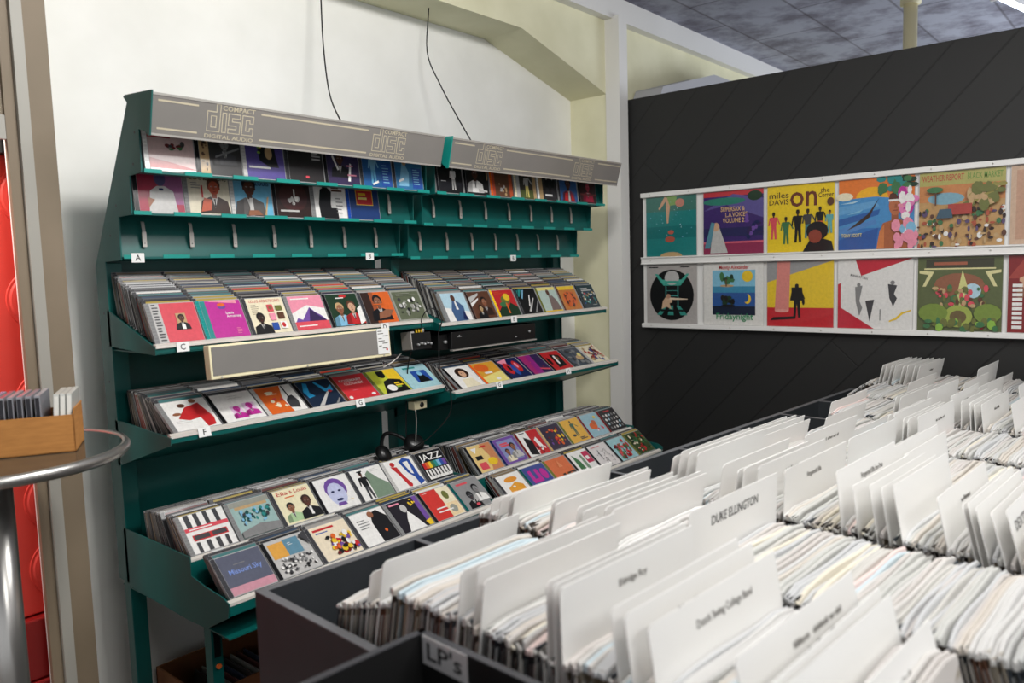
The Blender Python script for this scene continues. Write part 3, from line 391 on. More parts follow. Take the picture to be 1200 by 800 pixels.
# red cabinet beyond the door frame
rc = empty('red_cabinet',(.0,3.05,0),(0,0,0),'bright red cabinet with round bosses standing beyond the door frame','cabinet')
q = MB(); q.box(-1.0,-.3,.44,.99,.05,1.885,REDM); q.obj('front_panel',rc,bevel=.006)
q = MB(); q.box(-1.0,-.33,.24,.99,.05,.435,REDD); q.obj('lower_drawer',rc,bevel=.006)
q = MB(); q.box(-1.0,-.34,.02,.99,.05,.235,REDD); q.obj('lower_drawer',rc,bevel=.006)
q = MB(); q.box(-1.0,-.34,1.885,.99,.05,1.925,BLACKP); q.obj('top_rail',rc)
for bx in (.945,.70):
    for bz in (1.76,1.44,1.12,.80,.58):
        q = MB(); q.lathe([(.001,.010),(.075,.010),(.086,.008),(.091,.0035),(.098,.0035),(.100,0)],REDM,40); o = q.obj('round_boss',rc); o.rotation_euler = (PI/2,0,0); o.location = (bx,-.30,bz)

# ---------------------------------------------------------------- black partition: record display
RX = 3.67
rk = empty('record_display_rack',(RX,1.0,1.168),(0,0,0),'white wall rack with three rails holding record covers on black boards','display rack')
q = MB(); q.box(-.012,-1.4,.0,0,1.175,.695,WHITEM); q.obj('backing_board',rk)
for z0, z1 in ((-.004,.0175),(.327,.3645),(.6735,.697)):
    q = MB(); q.box(-.034,-1.4,z0,-.0,1.178,z1,WHITEM)
    if z0 > 0 and z1 < .5: q.box(-.040,-1.4,z0,-.030,1.178,z0+.006,WHITEM); q.box(-.040,-1.4,z1-.006,-.030,1.178,z1,WHITEM)
    o = q.obj('rail',rk,bevel=.002)
    for k in range(9): n = MB(); n.tube([(-.034,1.12-.22*k,(z0+z1)/2),(-.0362,1.12-.22*k,(z0+z1)/2)],.003,STEEL,8); n.obj('screw',o,True)
for zi, row in ((.3648,LPT),(.0180,LPB)):
    for i, (desc, bg, spec) in enumerate(row):
        y = 2.153-.3265*i; hh = .3085; ww = .292 if i == 0 else .312
        t = empty('record_cover',(RX-.016,y,1.168+zi),(0,0,-PI/2),desc+(', upper rail' if row is LPT else ', lower rail'),'record cover','records displayed on the black partition')
        b = MB(); b.box(0,-.004,0,ww,0,hh,JACK,C('lg')); b.obj('jacket',t)
        a = art(spec,bg,ww-.004,hh-.004).obj('cover_print',t); a.location = (.002,-.0042,.002)

# ---------------------------------------------------------------- CD racks
SH = [  # per shelf: front base (Y,z) of the front case, lean at front, lean at back, number deep
 dict(n='upper', y=2.108, z=1.323, a=28, b=13, k=16), dict(n='second', y=2.034, z=1.086, a=55, b=16, k=17),
 dict(n='third', y=2.000, z=.764, a=44, b=14, k=17), dict(n='lowest', y=1.812, z=.681, a=50, b=44, k=4)]
ROWS = [(2.080,1.777),(2.155,1.673),(2.235,1.557)]
def blogo(mb_parent, x, z, sc):
    """the two-line disc emblem, outlined in beige on the grey header; drawn in its own small sheet"""
    def stroke(m, pts, w, y, mt):
        for (a, b) in zip(pts, pts[1:]):
            dx, dz = b[0]-a[0], b[1]-a[1]; L = math.hypot(dx,dz); nx, nz = -dz/L*w/2, dx/L*w/2; ex, ez = dx/L*w/2, dz/L*w/2
            m.add([(a[0]-ex+nx,y,a[1]-ez+nz),(b[0]+ex+nx,y,b[1]+ez+nz),(b[0]+ex-nx,y,b[1]+ez-nz),(a[0]-ex-nx,y,a[1]-ez-nz)],[(0,3,2,1)],mt)
    P = {'d':[[(1,1.52),(1,0),(.12,0),(.12,1),(1,1)]],'i':[[(1.62,0),(1.62,1)]],'s':[[(3.05,1),(2.24,1),(2.24,.5),(3.05,.5),(3.05,0),(2.24,0)]],'c':[[(4.45,.80),(4.45,1),(3.68,1),(3.68,0),(4.45,0),(4.45,.20)]]}
    m = MB(); asp = 1.42
    for L in P.values():
        for pts in L:
            pp = [(x+(a*.345+.04)*sc, z+(.235+b*.48)*sc) for a, b in pts]
            for q_, (p0, p1) in enumerate(zip(pp, pp[1:])): stroke(m,[p0,p1],.160*sc,-.0004-q_*.00003,PRINT); stroke(m,[p0,p1],.104*sc,-.0008-q_*.00003,HEAD)
    for t, tx, tz, h, w in (('COMPACT',.52,.86,.15,1.16),('DIGITAL AUDIO',-.05,-.04,.12,1.72)):
        vs, fs, tw = text2d(t); m.add([(x+(tx+v[0]*w/tw)*sc,-.0012,z+(tz+v[1]*h)*sc) for v in vs],fs,PRINT)
    return m
CDM = {}
CASEC = [(150,150,150),(120,120,122),(96,96,98),(70,70,72),(176,176,176),(60,58,58),(132,128,122)]
def cd_front(desc, bg, side, spec, dig=False):
    """jewel case standing on its lower edge: front at y=0 facing -y"""
    root = MB()
    c = C((168,168,168)) if not dig else C(bg)
    root.box(-.071,0,0,.071,.0102,.1245,CASE,c)
    me = root.mesh('compact_disc')
    x0 = -.0700 if dig else -.0575
    am = art(spec,bg,.0695-x0,.1195).mesh('cover_print')
    hs = MB()
    if not dig:
        hs.box(-.0705,-.0006,.001,-.0585,0,.1235,CASE,C(side))
        for k in range(12): hs.box(-.0695,-.0009,.006+k*.0098,-.0600,-.0006,.0105+k*.0098,CASE,tuple(v*.85 for v in C(side)[:3])+(1,))
    return me, am, (hs.mesh('hinge_strip') if not dig else None), x0
def place_front(desc, bg, side, spec, loc, rx, label, rz=0, ry=0, dig=False, group='covers facing out'):
    me, am, hm, x0 = cd_front(desc,bg,side,spec,dig)
    o = link('compact_disc',me); o.location = loc; o.rotation_euler = (rx,ry,rz)
    tag(o,label,'CD',group)
    a = link('cover_print',am,o); a.location = (x0,-.0003,.0025)
    if hm: link('hinge_strip',hm,o)
    return o
# thin cases seen only by their edges: a pool of bodies with coloured inlays
EDGE = []
er = random.Random(5)
for i in range(34):
    m = MB(); body = C(er.choice(CASEC)); m.box(-.071,0,0,.071,.0100,.1245,CASE,body)
    fc = er.choice([(40,38,40),(60,56,54),(150,146,140),(200,198,192),(90,40,36),(40,60,84),(120,100,70),(30,30,32),(78,78,80),(190,60,40),(60,110,110),(160,140,60),(214,210,204),(100,96,92),(50,44,60),(44,60,48)])
    m.box(-.058,-.0003,.003,.069,0,.1215,ART,C(fc)); m.box(-.0705,-.0003,.001,-.060,0,.1235,CASE,C((60,60,62)))
    tc = er.choice([(214,212,208),(190,188,184),(170,170,170),(150,148,144),(120,118,116),(200,198,196),(90,88,88),(70,66,64),fc])
    m.box(-.069,.0014,.1245,.069,.0086,.1249,CASE,C(tc))
    sc = er.choice([(50,48,48),(90,86,82),(150,146,140),(40,38,38),(120,60,50),(200,196,188),(70,70,72),(110,96,80)])
    m.box(-.0713,.0016,.004,-.071,.0084,.120,CASE,C(sc))
    EDGE.append(m.mesh('compact_disc'))
PACK = []     # (mesh, loc, rx, rz, desc, shelf)
FRONTS = 0
SHU = [[(.994,.1460,-.006,-.004),(1.003,.1455,.020,-.006),(.998,.1460,-.004,-.012),(1.000,.1460,0,0)],
       [(2.108,.1485,-.006,-.024),(2.104,.1465,.010,-.036),(2.112,.1475,-.034,-.030),(2.112,.1470,0,-.032)]]
def rack(X0, X1, cdx, pitch, dz, covers, rows, unit):
    side = 'left' if unit == 0 else 'right'
    org = Vector((X0,2.2,0))
    rt = empty('cd_rack',org,(0,0,0),('tall teal CD rack on the left, letter A at its top shelf' if unit == 0 else 'tall teal CD rack on the right, next to the white niche post'),'display rack','teal CD racks')
    def rel(m): m.v = [(a-org.x,b-org.y,c-org.z) for a,b,c in m.v]; return m
    tcap = .004
    prof = [(1.984,1.963),(2.134,1.973),(2.413,1.537),(2.413,.60),(2.345,.60),(2.345,1.548),(2.244,1.550),(2.240,1.668),(2.162,1.670),(2.158,1.772),(2.088,1.775),(2.086,1.885),(2.010,1.864)]
    for xa in (X0,X1-tcap):
        pf = prof if (unit or xa == X0) else [p for p in prof if p[1] > .7]
        m = MB(); m.prism(pf,xa,xa+tcap,TEAL); q = rel(m).obj('side_panel',rt)
        for hy, hz in ((2.13,1.80),(2.11,1.88),(2.25,1.70),(2.30,1.62),(2.38,1.4),(2.38,1.2),(2.38,1.0)): 
            if xa == X0: n = MB(); n.tube([(xa-.0006,hy,hz),(xa+tcap+.0006,hy,hz)],.0035,BLACKP,8); rel(n).obj('screw_hole',q)
    m = MB(); m.box(X0+.005,2.395,.60,X1-(.02 if unit else -.004),2.399,1.56,TEAL); rel(m).obj('back_panel',rt)
    m = MB(); m.prism([(2.134,1.966),(2.40,1.55),(2.397,1.548),(2.130,1.962)],X0+.004,X1-.004,TEAL); rel(m).obj('sloping_back',rt)
    for xa in ((X0+.0045, X1-.0495) if unit else (X0+.0045,)):
        m = MB(); m.box(xa,2.352,0,xa+.045,2.394,1.545,TEAL); rel(m).obj('upright',rt,bevel=.002)
        m = MB(); m.box(xa+.004,1.900,.03,xa+.034,1.935,.585+dz[3],TEAL); m.box(xa+.010,1.8985,.50,xa+.028,1.9005,.58+dz[3],BLACKP); q = rel(m).obj('leg',rt)
        m = MB(); m.box(xa,1.885,0,xa+.038,2.41,.03,TEAL); rel(m).obj('foot',rt,bevel=.003)
        if unit == 0 and xa < X0+.1: m = MB(); m.tube([(xa+.019,1.8995,.475),(xa+.019,1.894,.475)],.007,ORG,12); rel(m).obj('bolt',q)
    # header with its printed sign
    m = MB(); m.prism([(1.990,1.960),(2.134,1.973),(2.150,1.950),(2.02,1.868)],X0+.004,X1-.004,TEAL)
    m.prism([(1.975,1.966),(2.125,1.976),(2.134,1.973),(2.013,1.858),(2.003,1.858)],X0-.012,X0-.008,TEAL if unit == 0 else TEALTAB)
    hd = rel(m).obj('header',rt)
    W = X1-X0
    sg = MB(); sg.box(-.004,0,0,W,.004,.106,HEAD); so = sg.obj('header_sign',rt,bevel=.0008)
    so.location = (-.005,2.008-2.2,1.860); so.rotation_euler = (math.atan2(.030,.103),0,0)
    sl = MB(); sl.box(-.004,-.0015,.100,W,0,.106,STEEL); sl.box(-.004,-.0015,0,W,0,.005,STEEL)
    for a, b in ((.012,.120),(.305,.690)) if unit == 0 else ((.012,.115),(.295,.725)):
        for zz in (.086,.016): sl.box(a,-.0006,zz,b,0,zz+.0045,PRINT)
    if unit: sl.box(.915,-.0006,.086,W-.01,0,.0905,PRINT); sl.box(.915,-.0006,.016,W-.01,0,.0205,PRINT)
    sl.obj('sign_stripe',so)
    for lx in ((.145,.71) if unit == 0 else (.135,.745)): blogo(None,lx,.013,.084).obj('disc_emblem',so)
    # display rows: ledge, back, tabs, hooks
    for r, (yf, zb) in enumerate(ROWS):
        zb += (-.006*r if unit else 0)
        ztop = zb+.105 if r else zb+.10
        xa, xb = X0+.004, X1-(.0 if unit == 0 else .003)
        m = MB(); m.box(xa,yf+.002,zb,xb,yf+.062,zb+.002,TEAL)
        m.prism([(yf+.020,zb),(yf+.045,ztop+.03),(yf+.047,ztop+.03),(yf+.022,zb)],xa,xb,TEAL)
        m.box(xa,yf,zb-.004,xb,yf+.002,zb+.002,TEAL)
        row = rel(m).obj('display_ledge',rt)
        for k in range(8):
            c = cdx+pitch*k; a, b = max(c-.040,xa), min(c+.040,xb+.006)
            if b > a: m = MB(); m.box(a,yf-.0015,zb-.003,b,yf+.0015,zb+.0075,TEALTAB); rel(m).obj('lip_tab',row)
        hooks = {0:[],1:[6] if unit == 0 else range(7),2:range(7)}[r]
        for k in hooks:
            hx = cdx+.060+k*pitch*(.985 if unit == 0 else .975)
            m = MB(); yb = yf+.016
            m.box(hx-.006,yb-.002,zb+.030,hx+.006,yb,zb+.072,STEEL)
            m.prism([(yb-.002,zb+.072),(yb,zb+.072),(yb+.006,zb+.098),(yb-.012+.02,zb+.102),(yb+.003,zb+.099)],hx-.0045,hx+.0045,STEEL)
            m.tube([(hx,yb-.0025,zb+.040),(hx,yb-.0015,zb+.040)],.0016,BLACKP,8)
            rel(m).obj('clip',row)
    # shelves
    for i, S_ in enumerate(SH):
        sx, sp, dy_, d = SHU[unit][i]
        y, z = S_['y']+dy_, S_['z']+d
        m = MB()
        if i == 0:
            m.prism([(y-.018,z-.022),(y-.018,z-.010),(y-.002,z-.006),(2.345,z+.075),(2.395,z+.075),(2.395,z+.070),(2.345,z+.070),(y,z-.018)],X0+.005,X1-.001,TEAL)
            m.box(X0+.005,y-.016,z-.026,X1-.001,2.394,z-.0225,TEAL)
            br = [(y-.022,z-.027),(y-.022,z-.006),(2.345,z+.088),(2.36,z+.088),(2.36,z-.014)]
        elif i == 1:
            m.prism([(y-.022,z-.022),(y-.022,z-.012),(y-.002,z-.004),(2.36,z-.046),(2.394,z-.046),(2.394,z-.125),(2.36,z-.125)],X0+.005,X1-.001,TEAL)
            br = [(y-.026,z-.026),(y-.026,z-.006),(2.30,z+.008),(2.36,z+.008),(2.36,z-.128)]
        elif i == 2:
            m.prism([(y-.020,z-.022),(y-.020,z-.004),(y-.002,z-.004),(2.36,z-.070),(2.394,z-.070),(2.394,z-.076),(2.36,z-.076)],X0+.005,X1-.001,TEAL)
            m.box(X0+.005,y-.024,z-.082,X1-.001,y-.021,z-.006,TEAL)
            br = [(y-.028,z+.010),(2.36,z+.014),(2.36,z-.160),(2.0,z-.170),(1.90,z-.166),(1.790,z-.108),(1.782,z-.072),(1.81,z-.060),(1.90,z-.052),(y-.030,z-.040)]
        else:
            m.prism([(y-.020,z-.024),(y-.020,z-.010),(y-.002,z-.004),(1.975,z-.022),(1.975,z-.028)],X0+.005,X1-.001,TEAL)
            m.box(X0+.005,1.788,z-.034,X1-.001,1.793,z-.010,TEAL); m.box(X0+.005,1.80,z-.10,X1-.001,2.40,z-.096,TEAL)
            br = None
        sh = rel(m).obj('shelf',rt)
        if br:
            for xa in (X0,X1-.004):
                m = MB(); m.prism(br,xa,xa+.003,TEAL if unit == 0 else TEAL); rel(m).obj('bracket',sh)
        m = MB()
        lipy, lipz = y-.0235, z-.012
        m.prism([(lipy,lipz+.003),(lipy,lipz+.011),(lipy+.014,lipz+.0145),(lipy+.018,lipz+.012),(lipy+.018,lipz+.003)],X0+.002,X1+(.0 if unit == 0 else .006),ALU); rel(m).obj('metal_lip',sh)
        # cases
        for k in range(7):
            desc, bg, sd, spec = covers[i][k]
            r_ = random.Random(i*71+k*13+unit*7)
            cx = sx+.071+k*sp
            N = S_['k']+r_.choice((-1,0,0)); yy, zz = y, z
            gap = r_.choice((3,4,5))
            for j in range(N):
                u = j/(N-1); a = S_['a']+(S_['b']-S_['a'])*(u**.85)
                if i in (1,2) and j >= gap: a -= 4
                a = math.radians(a+(r_.uniform(-.8,.8) if j else 0))
                if i == 0:
                    if j: yy += .0106/(math.cos(a)-.347*math.sin(a))+.0016
                    py, pz = yy, z+.347*(yy-y)
                elif i == 3: py, pz = y+j*.0175, z-j*.001
                else:
                    if j: yy += .0106/math.cos(max(a,math.radians(12)))*(1.0)+((.030 if i == 2 else .016) if j == gap else .0012)
                    py = yy; pz = z-(.036 if i == 1 else .064)*(py-y)/.33
                if py > 2.335: break
                if j == 0:
                    place_front(desc,bg,sd,spec,(cx,py,pz),-a,('CD case with '+desc+' at shelf front'),rz=r_.uniform(-.012,.012),dig=(sd in ('w','lb')),group='CD covers at the shelf fronts')
                else:
                    PACK.append((r_.choice(EDGE),(cx+r_.uniform(-.0022,.0022),py,pz+r_.uniform(0,.0012)),-a,r_.uniform(-.006,.006),desc,S_['n']))
    # faces on the display ledges
    for r, cov in enumerate(rows):
        yf, zb = ROWS[r]
        for k, (desc, bg, sd, spec) in enumerate(cov):
            place_front(desc,bg,sd,spec,(cdx+.071+k*pitch*(1 if unit == 0 else .985),yf+.007,zb+.0025),-math.radians(7),'CD case with '+desc+' on display ledge',group='CD covers on the display ledges')
    return rt
rack(.980,2.008,.992,.1435,[0,0,0,0],[S1L,S2L,S3L,S4L],[R1L,R2L],0)
rack(2.048,3.150,2.060,.1515,[-.020,-.034,-.028,-.030],[S1R,S2R,S3R,S4R],[R1R],1)
PACK.sort(key=lambda p: (Vector(p[1])-Vector((0,0,1.5))).length)
NI = 205
for me, loc, rx, rz, desc, shn in PACK[:NI]:
    o = link('compact_disc',me); o.location = loc; o.rotation_euler = (rx,0,rz)
    tag(o,'CD packed behind the '+desc,'CD','CDs packed behind the '+desc)
def bake(items, name):
    m = MB(); cols = []
    v, f, mi, cc = [], [], [], []; mats = []
    for me, M in items:
        o = len(v); v += [tuple(M @ p.co) for p in me.vertices]; ca = me.color_attributes['Col'].data
        for p in me.polygons:
            f.append(tuple(a+o for a in p.vertices)); mm = me.materials[p.material_index]
            if mm not in mats: mats.append(mm)
            mi.append(mats.index(mm)); cc.append(tuple(ca[p.loop_start].color))
    m.v, m.f, m.m, m.c, m.mats = v, f, mi, cc, mats
    return m.obj(name)
from mathutils import Euler
st = bake([(me, Matrix.Translation(loc) @ Euler((rx,0,rz)).to_matrix().to_4x4()) for me, loc, rx, rz, d, n in PACK[NI:]],'packed_compact_discs')
tag(st,'tightly packed CD cases filling the racks behind the nearer cases','CDs',kind='stuff')
# letter tags on the shelves
def ltag(ch, x, y, z, rx, where, w=.036, h=.026):
    m = MB(); m.box(-w/2,-.0012,0,w/2,0,h,LABEL); o = m.obj('shelf_tag'); o.location = (x,y,z); o.rotation_euler = (rx,0,0)
    tag(o,where,'label','letter tags on the racks')
    vs, fs, tw = text2d(ch); t = MB(); k = .016; t.add([((v[0]-tw/2)*k,-.0014,.0055+v[1]*k) for v in vs],fs,INK); t.obj('letter',o)
for a in [('A',1.022,2.2335,1.543,0,'white tag lettered A under the lowest empty ledge, left rack'),('B',1.853,2.2335,1.541,0,'white tag lettered B under the lowest ledge, left rack'),('B',2.655,2.2335,1.527,0,'white tag lettered B under the lowest ledge, right rack'),
 ('C',1.055,2.0750,1.296,-.12,'white tag lettered C on the upper shelf lip, left rack'),('D',1.775,2.0750,1.296,-.12,'white tag lettered D on the upper shelf lip, left rack'),('E',2.462,2.0750,1.276,-.12,'white tag lettered E on the upper shelf lip, right rack'),
 ('F',1.075,2.0240,1.062,-.25,'white tag lettered F on the second shelf lip, left rack'),('G',1.615,2.0240,1.062,-.25,'white tag lettered G on the second shelf lip, left rack'),('G',2.292,2.0140,1.032,-.25,'white tag lettered G on the second shelf lip, right rack'),('H',2.748,2.0140,1.032,-.25,'white tag lettered H on the second shelf lip, right rack'),
 ('H',1.060,1.9675,.735,-.12,'white tag lettered H on the third shelf lip, left rack'),('H',2.145,1.9375,.717,-.12,'white tag lettered H on the third shelf lip, right rack')]: ltag(*a)
# ---------------------------------------------------------------- things hung on and lying in the racks
sp = empty('sign_panel',(1.09,1.998,1.218),(math.radians(-4),0,0),'grey sign panel in an ivory frame hung under the left upper shelf','sign panel')
q = MB(); q.box(0,0,0,.642,.030,.094,IVORY); q.obj('frame',sp,bevel=.003)
q = MB(); q.box(.006,-.0015,.010,.636,0,.088,HEAD); q.obj('panel_face',sp)
q = MB(); q.box(.585,-.0035,.010,.634,-.0015,.094,LABEL)
for i,(a,b) in enumerate([(.003,.02),(.003,.026),(.022,.045),(.004,.018),(.004,.03),(.02,.042),(.004,.016),(.02,.04)]): q.box(.585+a,-.0040,.084-.008*i,.585+b,-.0035,.0865-.008*i,GINK)
q.tube([(.622,-.0035,.024),(.622,-.0042,.024)],.004,REDP,12); q.obj('price_sticker',sp)
for xx in (.03,.31,.61): q = MB(); q.tube([(xx,.001,.005),(xx,-.002,.005)],.003,STEEL,10); q.obj('screw',sp)

am = empty('amplifier',(2.12,2.10,1.196),(0,0,math.radians(-1)),'flat black amplifier slung under the right upper shelf','amplifier')
q = MB(); q.box(0,0,0,.50,.22,.066,BLACKP); q.box(-.05,.02,.0,.0,.20,.06,BLACKP); q.obj('case',am,bevel=.003)
q = MB(); q.box(.0,-.006,-.006,.50,.01,-.001,STEEL); q.obj('bottom_strip',am)
q = MB(); q.tube([(.455,-.001,.034),(.455,-.008,.034)],.005,KNOB,12); q.tube([(.37,-.001,.018),(.37,-.004,.018)],.003,KNOB,10); q.tube([(-.02,.019,.03),(-.02,.008,.03)],.006,KNOB,12); q.obj('knob',am,True)
f = Flat(.5,.066,LABEL); q = MB(); q.box(.03,-.0006,.045,.055,0,.047,KNOB); q.box(.04,-.0006,.049,.045,0,.053,KNOB); q.obj('front_print',am)
mx = empty('headphone_mixer',(1.905,2.085,1.214),(math.radians(-6),0,math.radians(-4)),'small black mixer with grey knobs and yellow plugs between the racks','mixer')
q = MB(); q.box(0,0,0,.092,.05,.062,BLACKP); q.obj('case',mx,bevel=.002)
q = MB(); q.box(-.006,-.006,.004,-.002,.05,.068,STEEL); q.box(-.006,-.006,.062,.012,.0,.068,STEEL); q.obj('bracket',mx)
for k in range(5): q = MB(); q.tube([(.026+.0145*k,0,.020+(.003 if k%2 else 0)),(.026+.0145*k,-.012,.018+(.003 if k%2 else 0))],[.0042,.0036],KNOB,12); q.obj('knob',mx,True)
for k in range(3): q = MB(); q.tube([(.036+.012*k,.012,.060),(.036+.012*k,.012,.076)],.0042,YEL,10); q.obj('plug',mx,True)
q = MB(); q.tube([(.066,.012,.06),(.066,.012,.080)],.006,STEEL,10); q.obj('jack_plug',mx,True)
def cable(pts, r, m, label, n=6):
    # smooth the way through the points
    P = [Vector(p) for p in pts]; out = []
    for i in range(len(P)-1):
        a, b, c, d = P[max(i-1,0)], P[i], P[i+1], P[min(i+2,len(P)-1)]
        for k in range(6):
            t = k/6; out.append(.5*((2*b)+(c-a)*t+(2*a-5*b+4*c-d)*t*t+(3*b-a-3*c+d)*t**3))
    out.append(P[-1]); q = MB(); q.tube(out,r,m,n); return tag(q.obj('cable',smooth=True),label,'cable')
cable([(1.87,2.46,2.88),(1.835,2.42,2.5),(1.79,2.36,2.30),(1.745,2.28,2.12),(1.72,2.20,2.02),(1.72,2.15,1.965)],.0028,BLACKP,'thin black cable hanging from the ceiling to the left rack header')
cable([(2.40,2.46,2.88),(2.40,2.44,2.62),(2.36,2.42,2.40),(2.35,2.34,2.25),(2.345,2.24,2.10),(2.35,2.15,1.965)],.0028,BLACKP,'thin black cable hanging from the ceiling to the right rack header')
cable([(1.955,2.09,1.29),(1.945,2.07,1.33),(1.965,2.055,1.36),(2.00,2.045,1.35),(2.012,2.04,1.31),(2.00,2.045,1.27),(1.995,2.04,1.15),(1.985,2.00,1.10),(1.99,1.985,1.05),(1.985,1.99,.98),(1.945,2.05,.90),(1.92,2.12,.855)],.0022,BLACKP,'black cable looping from the mixer down between the two racks')
cable([(1.915,2.10,1.21),(1.912,2.12,1.15),(1.905,2.13,1.0),(1.90,2.13,.90)],.0025,BLACKP,'black lead hanging straight down behind the outlet box')
cable([(1.90,2.075,1.00),(1.915,2.09,.95),(1.935,2.12,.87)],.0024,STEEL,'grey lead hanging below the outlet box over the third shelf')
cable([(1.80,2.2,1.11),(1.84,2.18,1.15),(1.88,2.16,1.175),(1.92,2.16,1.20)],.0024,STEEL,'short grey lead rising from the second shelf to the mixer')
o = MB(); o.box(0,0,0,.062,.035,.030,IVORY); ob = o.obj('power_outlet',bevel=.003); ob.location = (1.905,2.085,.998); tag(ob,'small ivory socket box under the second shelf between the racks','socket')
o = MB(); o.tube([(.036,-.0008,.015),(.036,.004,.015)],.010,BLACKP,20); o.obj('socket_face',ob,True)
hp = empty('headphones',(1.868,2.14,.842),(0,0,.1),'black headphones lying on the third shelf between the racks','headphones')
for sx, rz_, rx_ in ((-.085,.5,1.0),(.075,-.5,.5)):
    q = MB(); q.lathe([(.001,.020),(.024,.019),(.036,.010),(.039,-.004),(.036,-.014),(.030,-.018),(.018,-.010),(.001,-.010)],BLACKP,28); c_ = q.obj('ear_cup',hp,True); c_.location = (sx,-.01,.012 if sx < 0 else .024); c_.rotation_euler = (rx_,rz_,.3)
q = MB(); q.tube([(-.085+.155*(k/14)+.0,.05*math.sin(PI*k/14)+.0,.012+.012*(k/14)+.05*math.sin(PI*k/14)) for k in range(15)],.007,BLACKP,8); q.obj('headband',hp,True)

# ---------------------------------------------------------------- boxes under the racks, cafe table with a box of CDs
cb = empty('cardboard_box',(1.11,2.20,0),(0,0,math.radians(0)),'open brown cardboard box on the floor under the left rack','box')
q = MB(); H_ = .235
for a in [(0,0,0,.5,.006,H_),(0,.30,0,.5,.306,H_),(0,0,0,.006,.306,H_),(.494,0,0,.5,.306,H_),(0,0,0,.5,.306,.006)]: q.box(*a,KRAFTD)
q.obj('box_body',cb)
hq = MB(); hq.tube([(-.0005,.153+.05*math.cos(t),.17+.014*math.sin(t)) for t in [2*PI*k/16 for k in range(17)]],.003,BLACKP,6); hq.obj('hand_hole',cb)
for k in range(8):
    j = MB(); j.box(0,0,0,.0045,.26,.18,JACK,C([(60,56,54),(120,118,114),(80,40,36),(40,50,70)][k%4])); o = j.obj('record_sleeve'); o.location = (1.20+.026*k,2.22,.008); o.rotation_euler = (0,math.radians(8),0)
    tag(o,'old record standing in the brown cardboard box under the rack','record','records in the cardboard box')

TB = (.563,2.005)
tb = empty('cafe_table',(TB[0],TB[1],0),(0,0,0),'round steel rimmed bar table at the left edge','table')
q = MB(); q.lathe([(.001,1.112),(.262,1.112),(.262,1.118),(.001,1.118)],GLASS,72); q.obj('table_top',tb)
q = MB(); q.lathe([(.258,1.100),(.270,1.096),(.277,1.103),(.278,1.114),(.272,1.122),(.262,1.1205),(.258,1.112),(.258,1.100)],CHROME,96); q.obj('metal_rim',tb,True)
q = MB(); q.lathe([(.001,.03),(.034,.03),(.034,1.105),(.001,1.105)],CHROME,40); q.lathe([(.034,1.06),(.075,1.095),(.075,1.108),(.001,1.108)],CHROME,40); q.obj('pole',tb,True)
q = MB(); q.lathe([(.001,.05),(.04,.05),(.20,.02),(.21,0),(.001,0)],CHROME,56); q.obj('base',tb,True)
ang = math.radians(-28)
BXL = (.688-.1635*math.cos(ang),1.869-.1635*math.sin(ang),1.119)
bx = empty('cd_box',BXL,(0,0,ang),'small kraft cardboard box of CDs on the round table','box')
W_ = .1635; Dp = .138; Hh = .083
q = MB()
for a in [(-.30,0,0,W_,.003,Hh),(-.30,Dp-.003,0,W_,Dp,Hh),(W_-.003,0,0,W_,Dp,Hh+.002),(-.30,0,0,-.297,Dp,Hh),(-.30,0,0,W_,Dp,.003)]: q.box(*a,KRAFT)
q.obj('box_body',bx)
q = MB(); q.prism([(W_-.003,Hh),(W_,Hh),(W_+.001,Hh+.012),(W_-.001,Hh+.013)],.006,Dp-.006,KRAFT,'y'); q.obj('flap',bx)
MB_ = Matrix.Translation(BXL) @ Matrix.Rotation(ang,4,'Z')
tops = [(176,120,128),(186,130,136),(196,150,156),(150,160,190),(190,182,186),(186,180,184),(196,120,110),(170,140,150)]
for k in range(16):
    m = MB(); dark = k < 13
    m.box(0,0,0,.0105,.1245,.1245,CASE,C((150,150,156) if dark else (206,206,200)))
    m.box(.0012,-.0006,.004,.0092,0,.120,CASE,C((36,34,40) if dark else (230,228,220)))
    m.box(.001,.002,.1245,.0095,.122,.1250,CASE,C(tops[(k*5)%8] if dark else (214,212,204)))
    o = m.obj('compact_disc')
    lx = (-.118+.0172*k if dark else .118+.0125*(k-13))
    lean = 0 if dark else math.radians(3.5)
    M = MB_ @ Matrix.Translation((lx,.012,.0045)) @ Matrix.Rotation(lean,4,'Y')
    o.matrix_world = M
    tag(o,'dark-spined CD standing in the cardboard box on the round table' if dark else 'pale-spined CD leaning at the right end of the table box','CD','dark CDs in the table box' if dark else 'pale CDs in the table box')

# ---------------------------------------------------------------- the long record bin
BZ = .915; PW = .358; BX0 = .70
rb = empty('record_bin',(0,0,0),(0,0,TH),'long dark grey record bin divided into eight rows','record bin')
rb.location = bin2w(0,0,0)
def board(name, x0,y0,z0,x1,y1,z1, cap=True, parent=None):
    q = MB(); q.box(x0,y0,z0,x1,y1,z1-.003,BIN); o = q.obj(name,parent or rb)
    if cap: q = MB(); q.box(x0-.0008,y0-.0008,z1-.003,x1+.0008,y1+.0008,z1,RIM); q.obj('rim_edge',o,bevel=.001)  # thin cap carries the painted rim highlight
    return o
t = .016; XE = BX0+PW*8; YB = 1.338; YF = -.30
board('end_board',BX0-t,YF,.20,BX0,YB,BZ); board('end_board',XE,YF,.20,XE+t,YB,BZ)
board('back_board',BX0,YB-t,.20,XE,YB,BZ); board('front_board',BX0,YF,.20,XE,YF+t,BZ)
for k in range(1,8): board('divider_board',BX0+PW*k-.006,YF+t,.68,BX0+PW*k+.006,YB-t,BZ)
q = MB(); q.box(BX0,YF+t,.66,XE,YB-t,.68,BIN); q.obj('bin_floor',rb)
q = MB(); q.box(BX0+.03,YF+.06,0,XE-.03,YB-.06,.20,BIN); q.obj('plinth',rb)
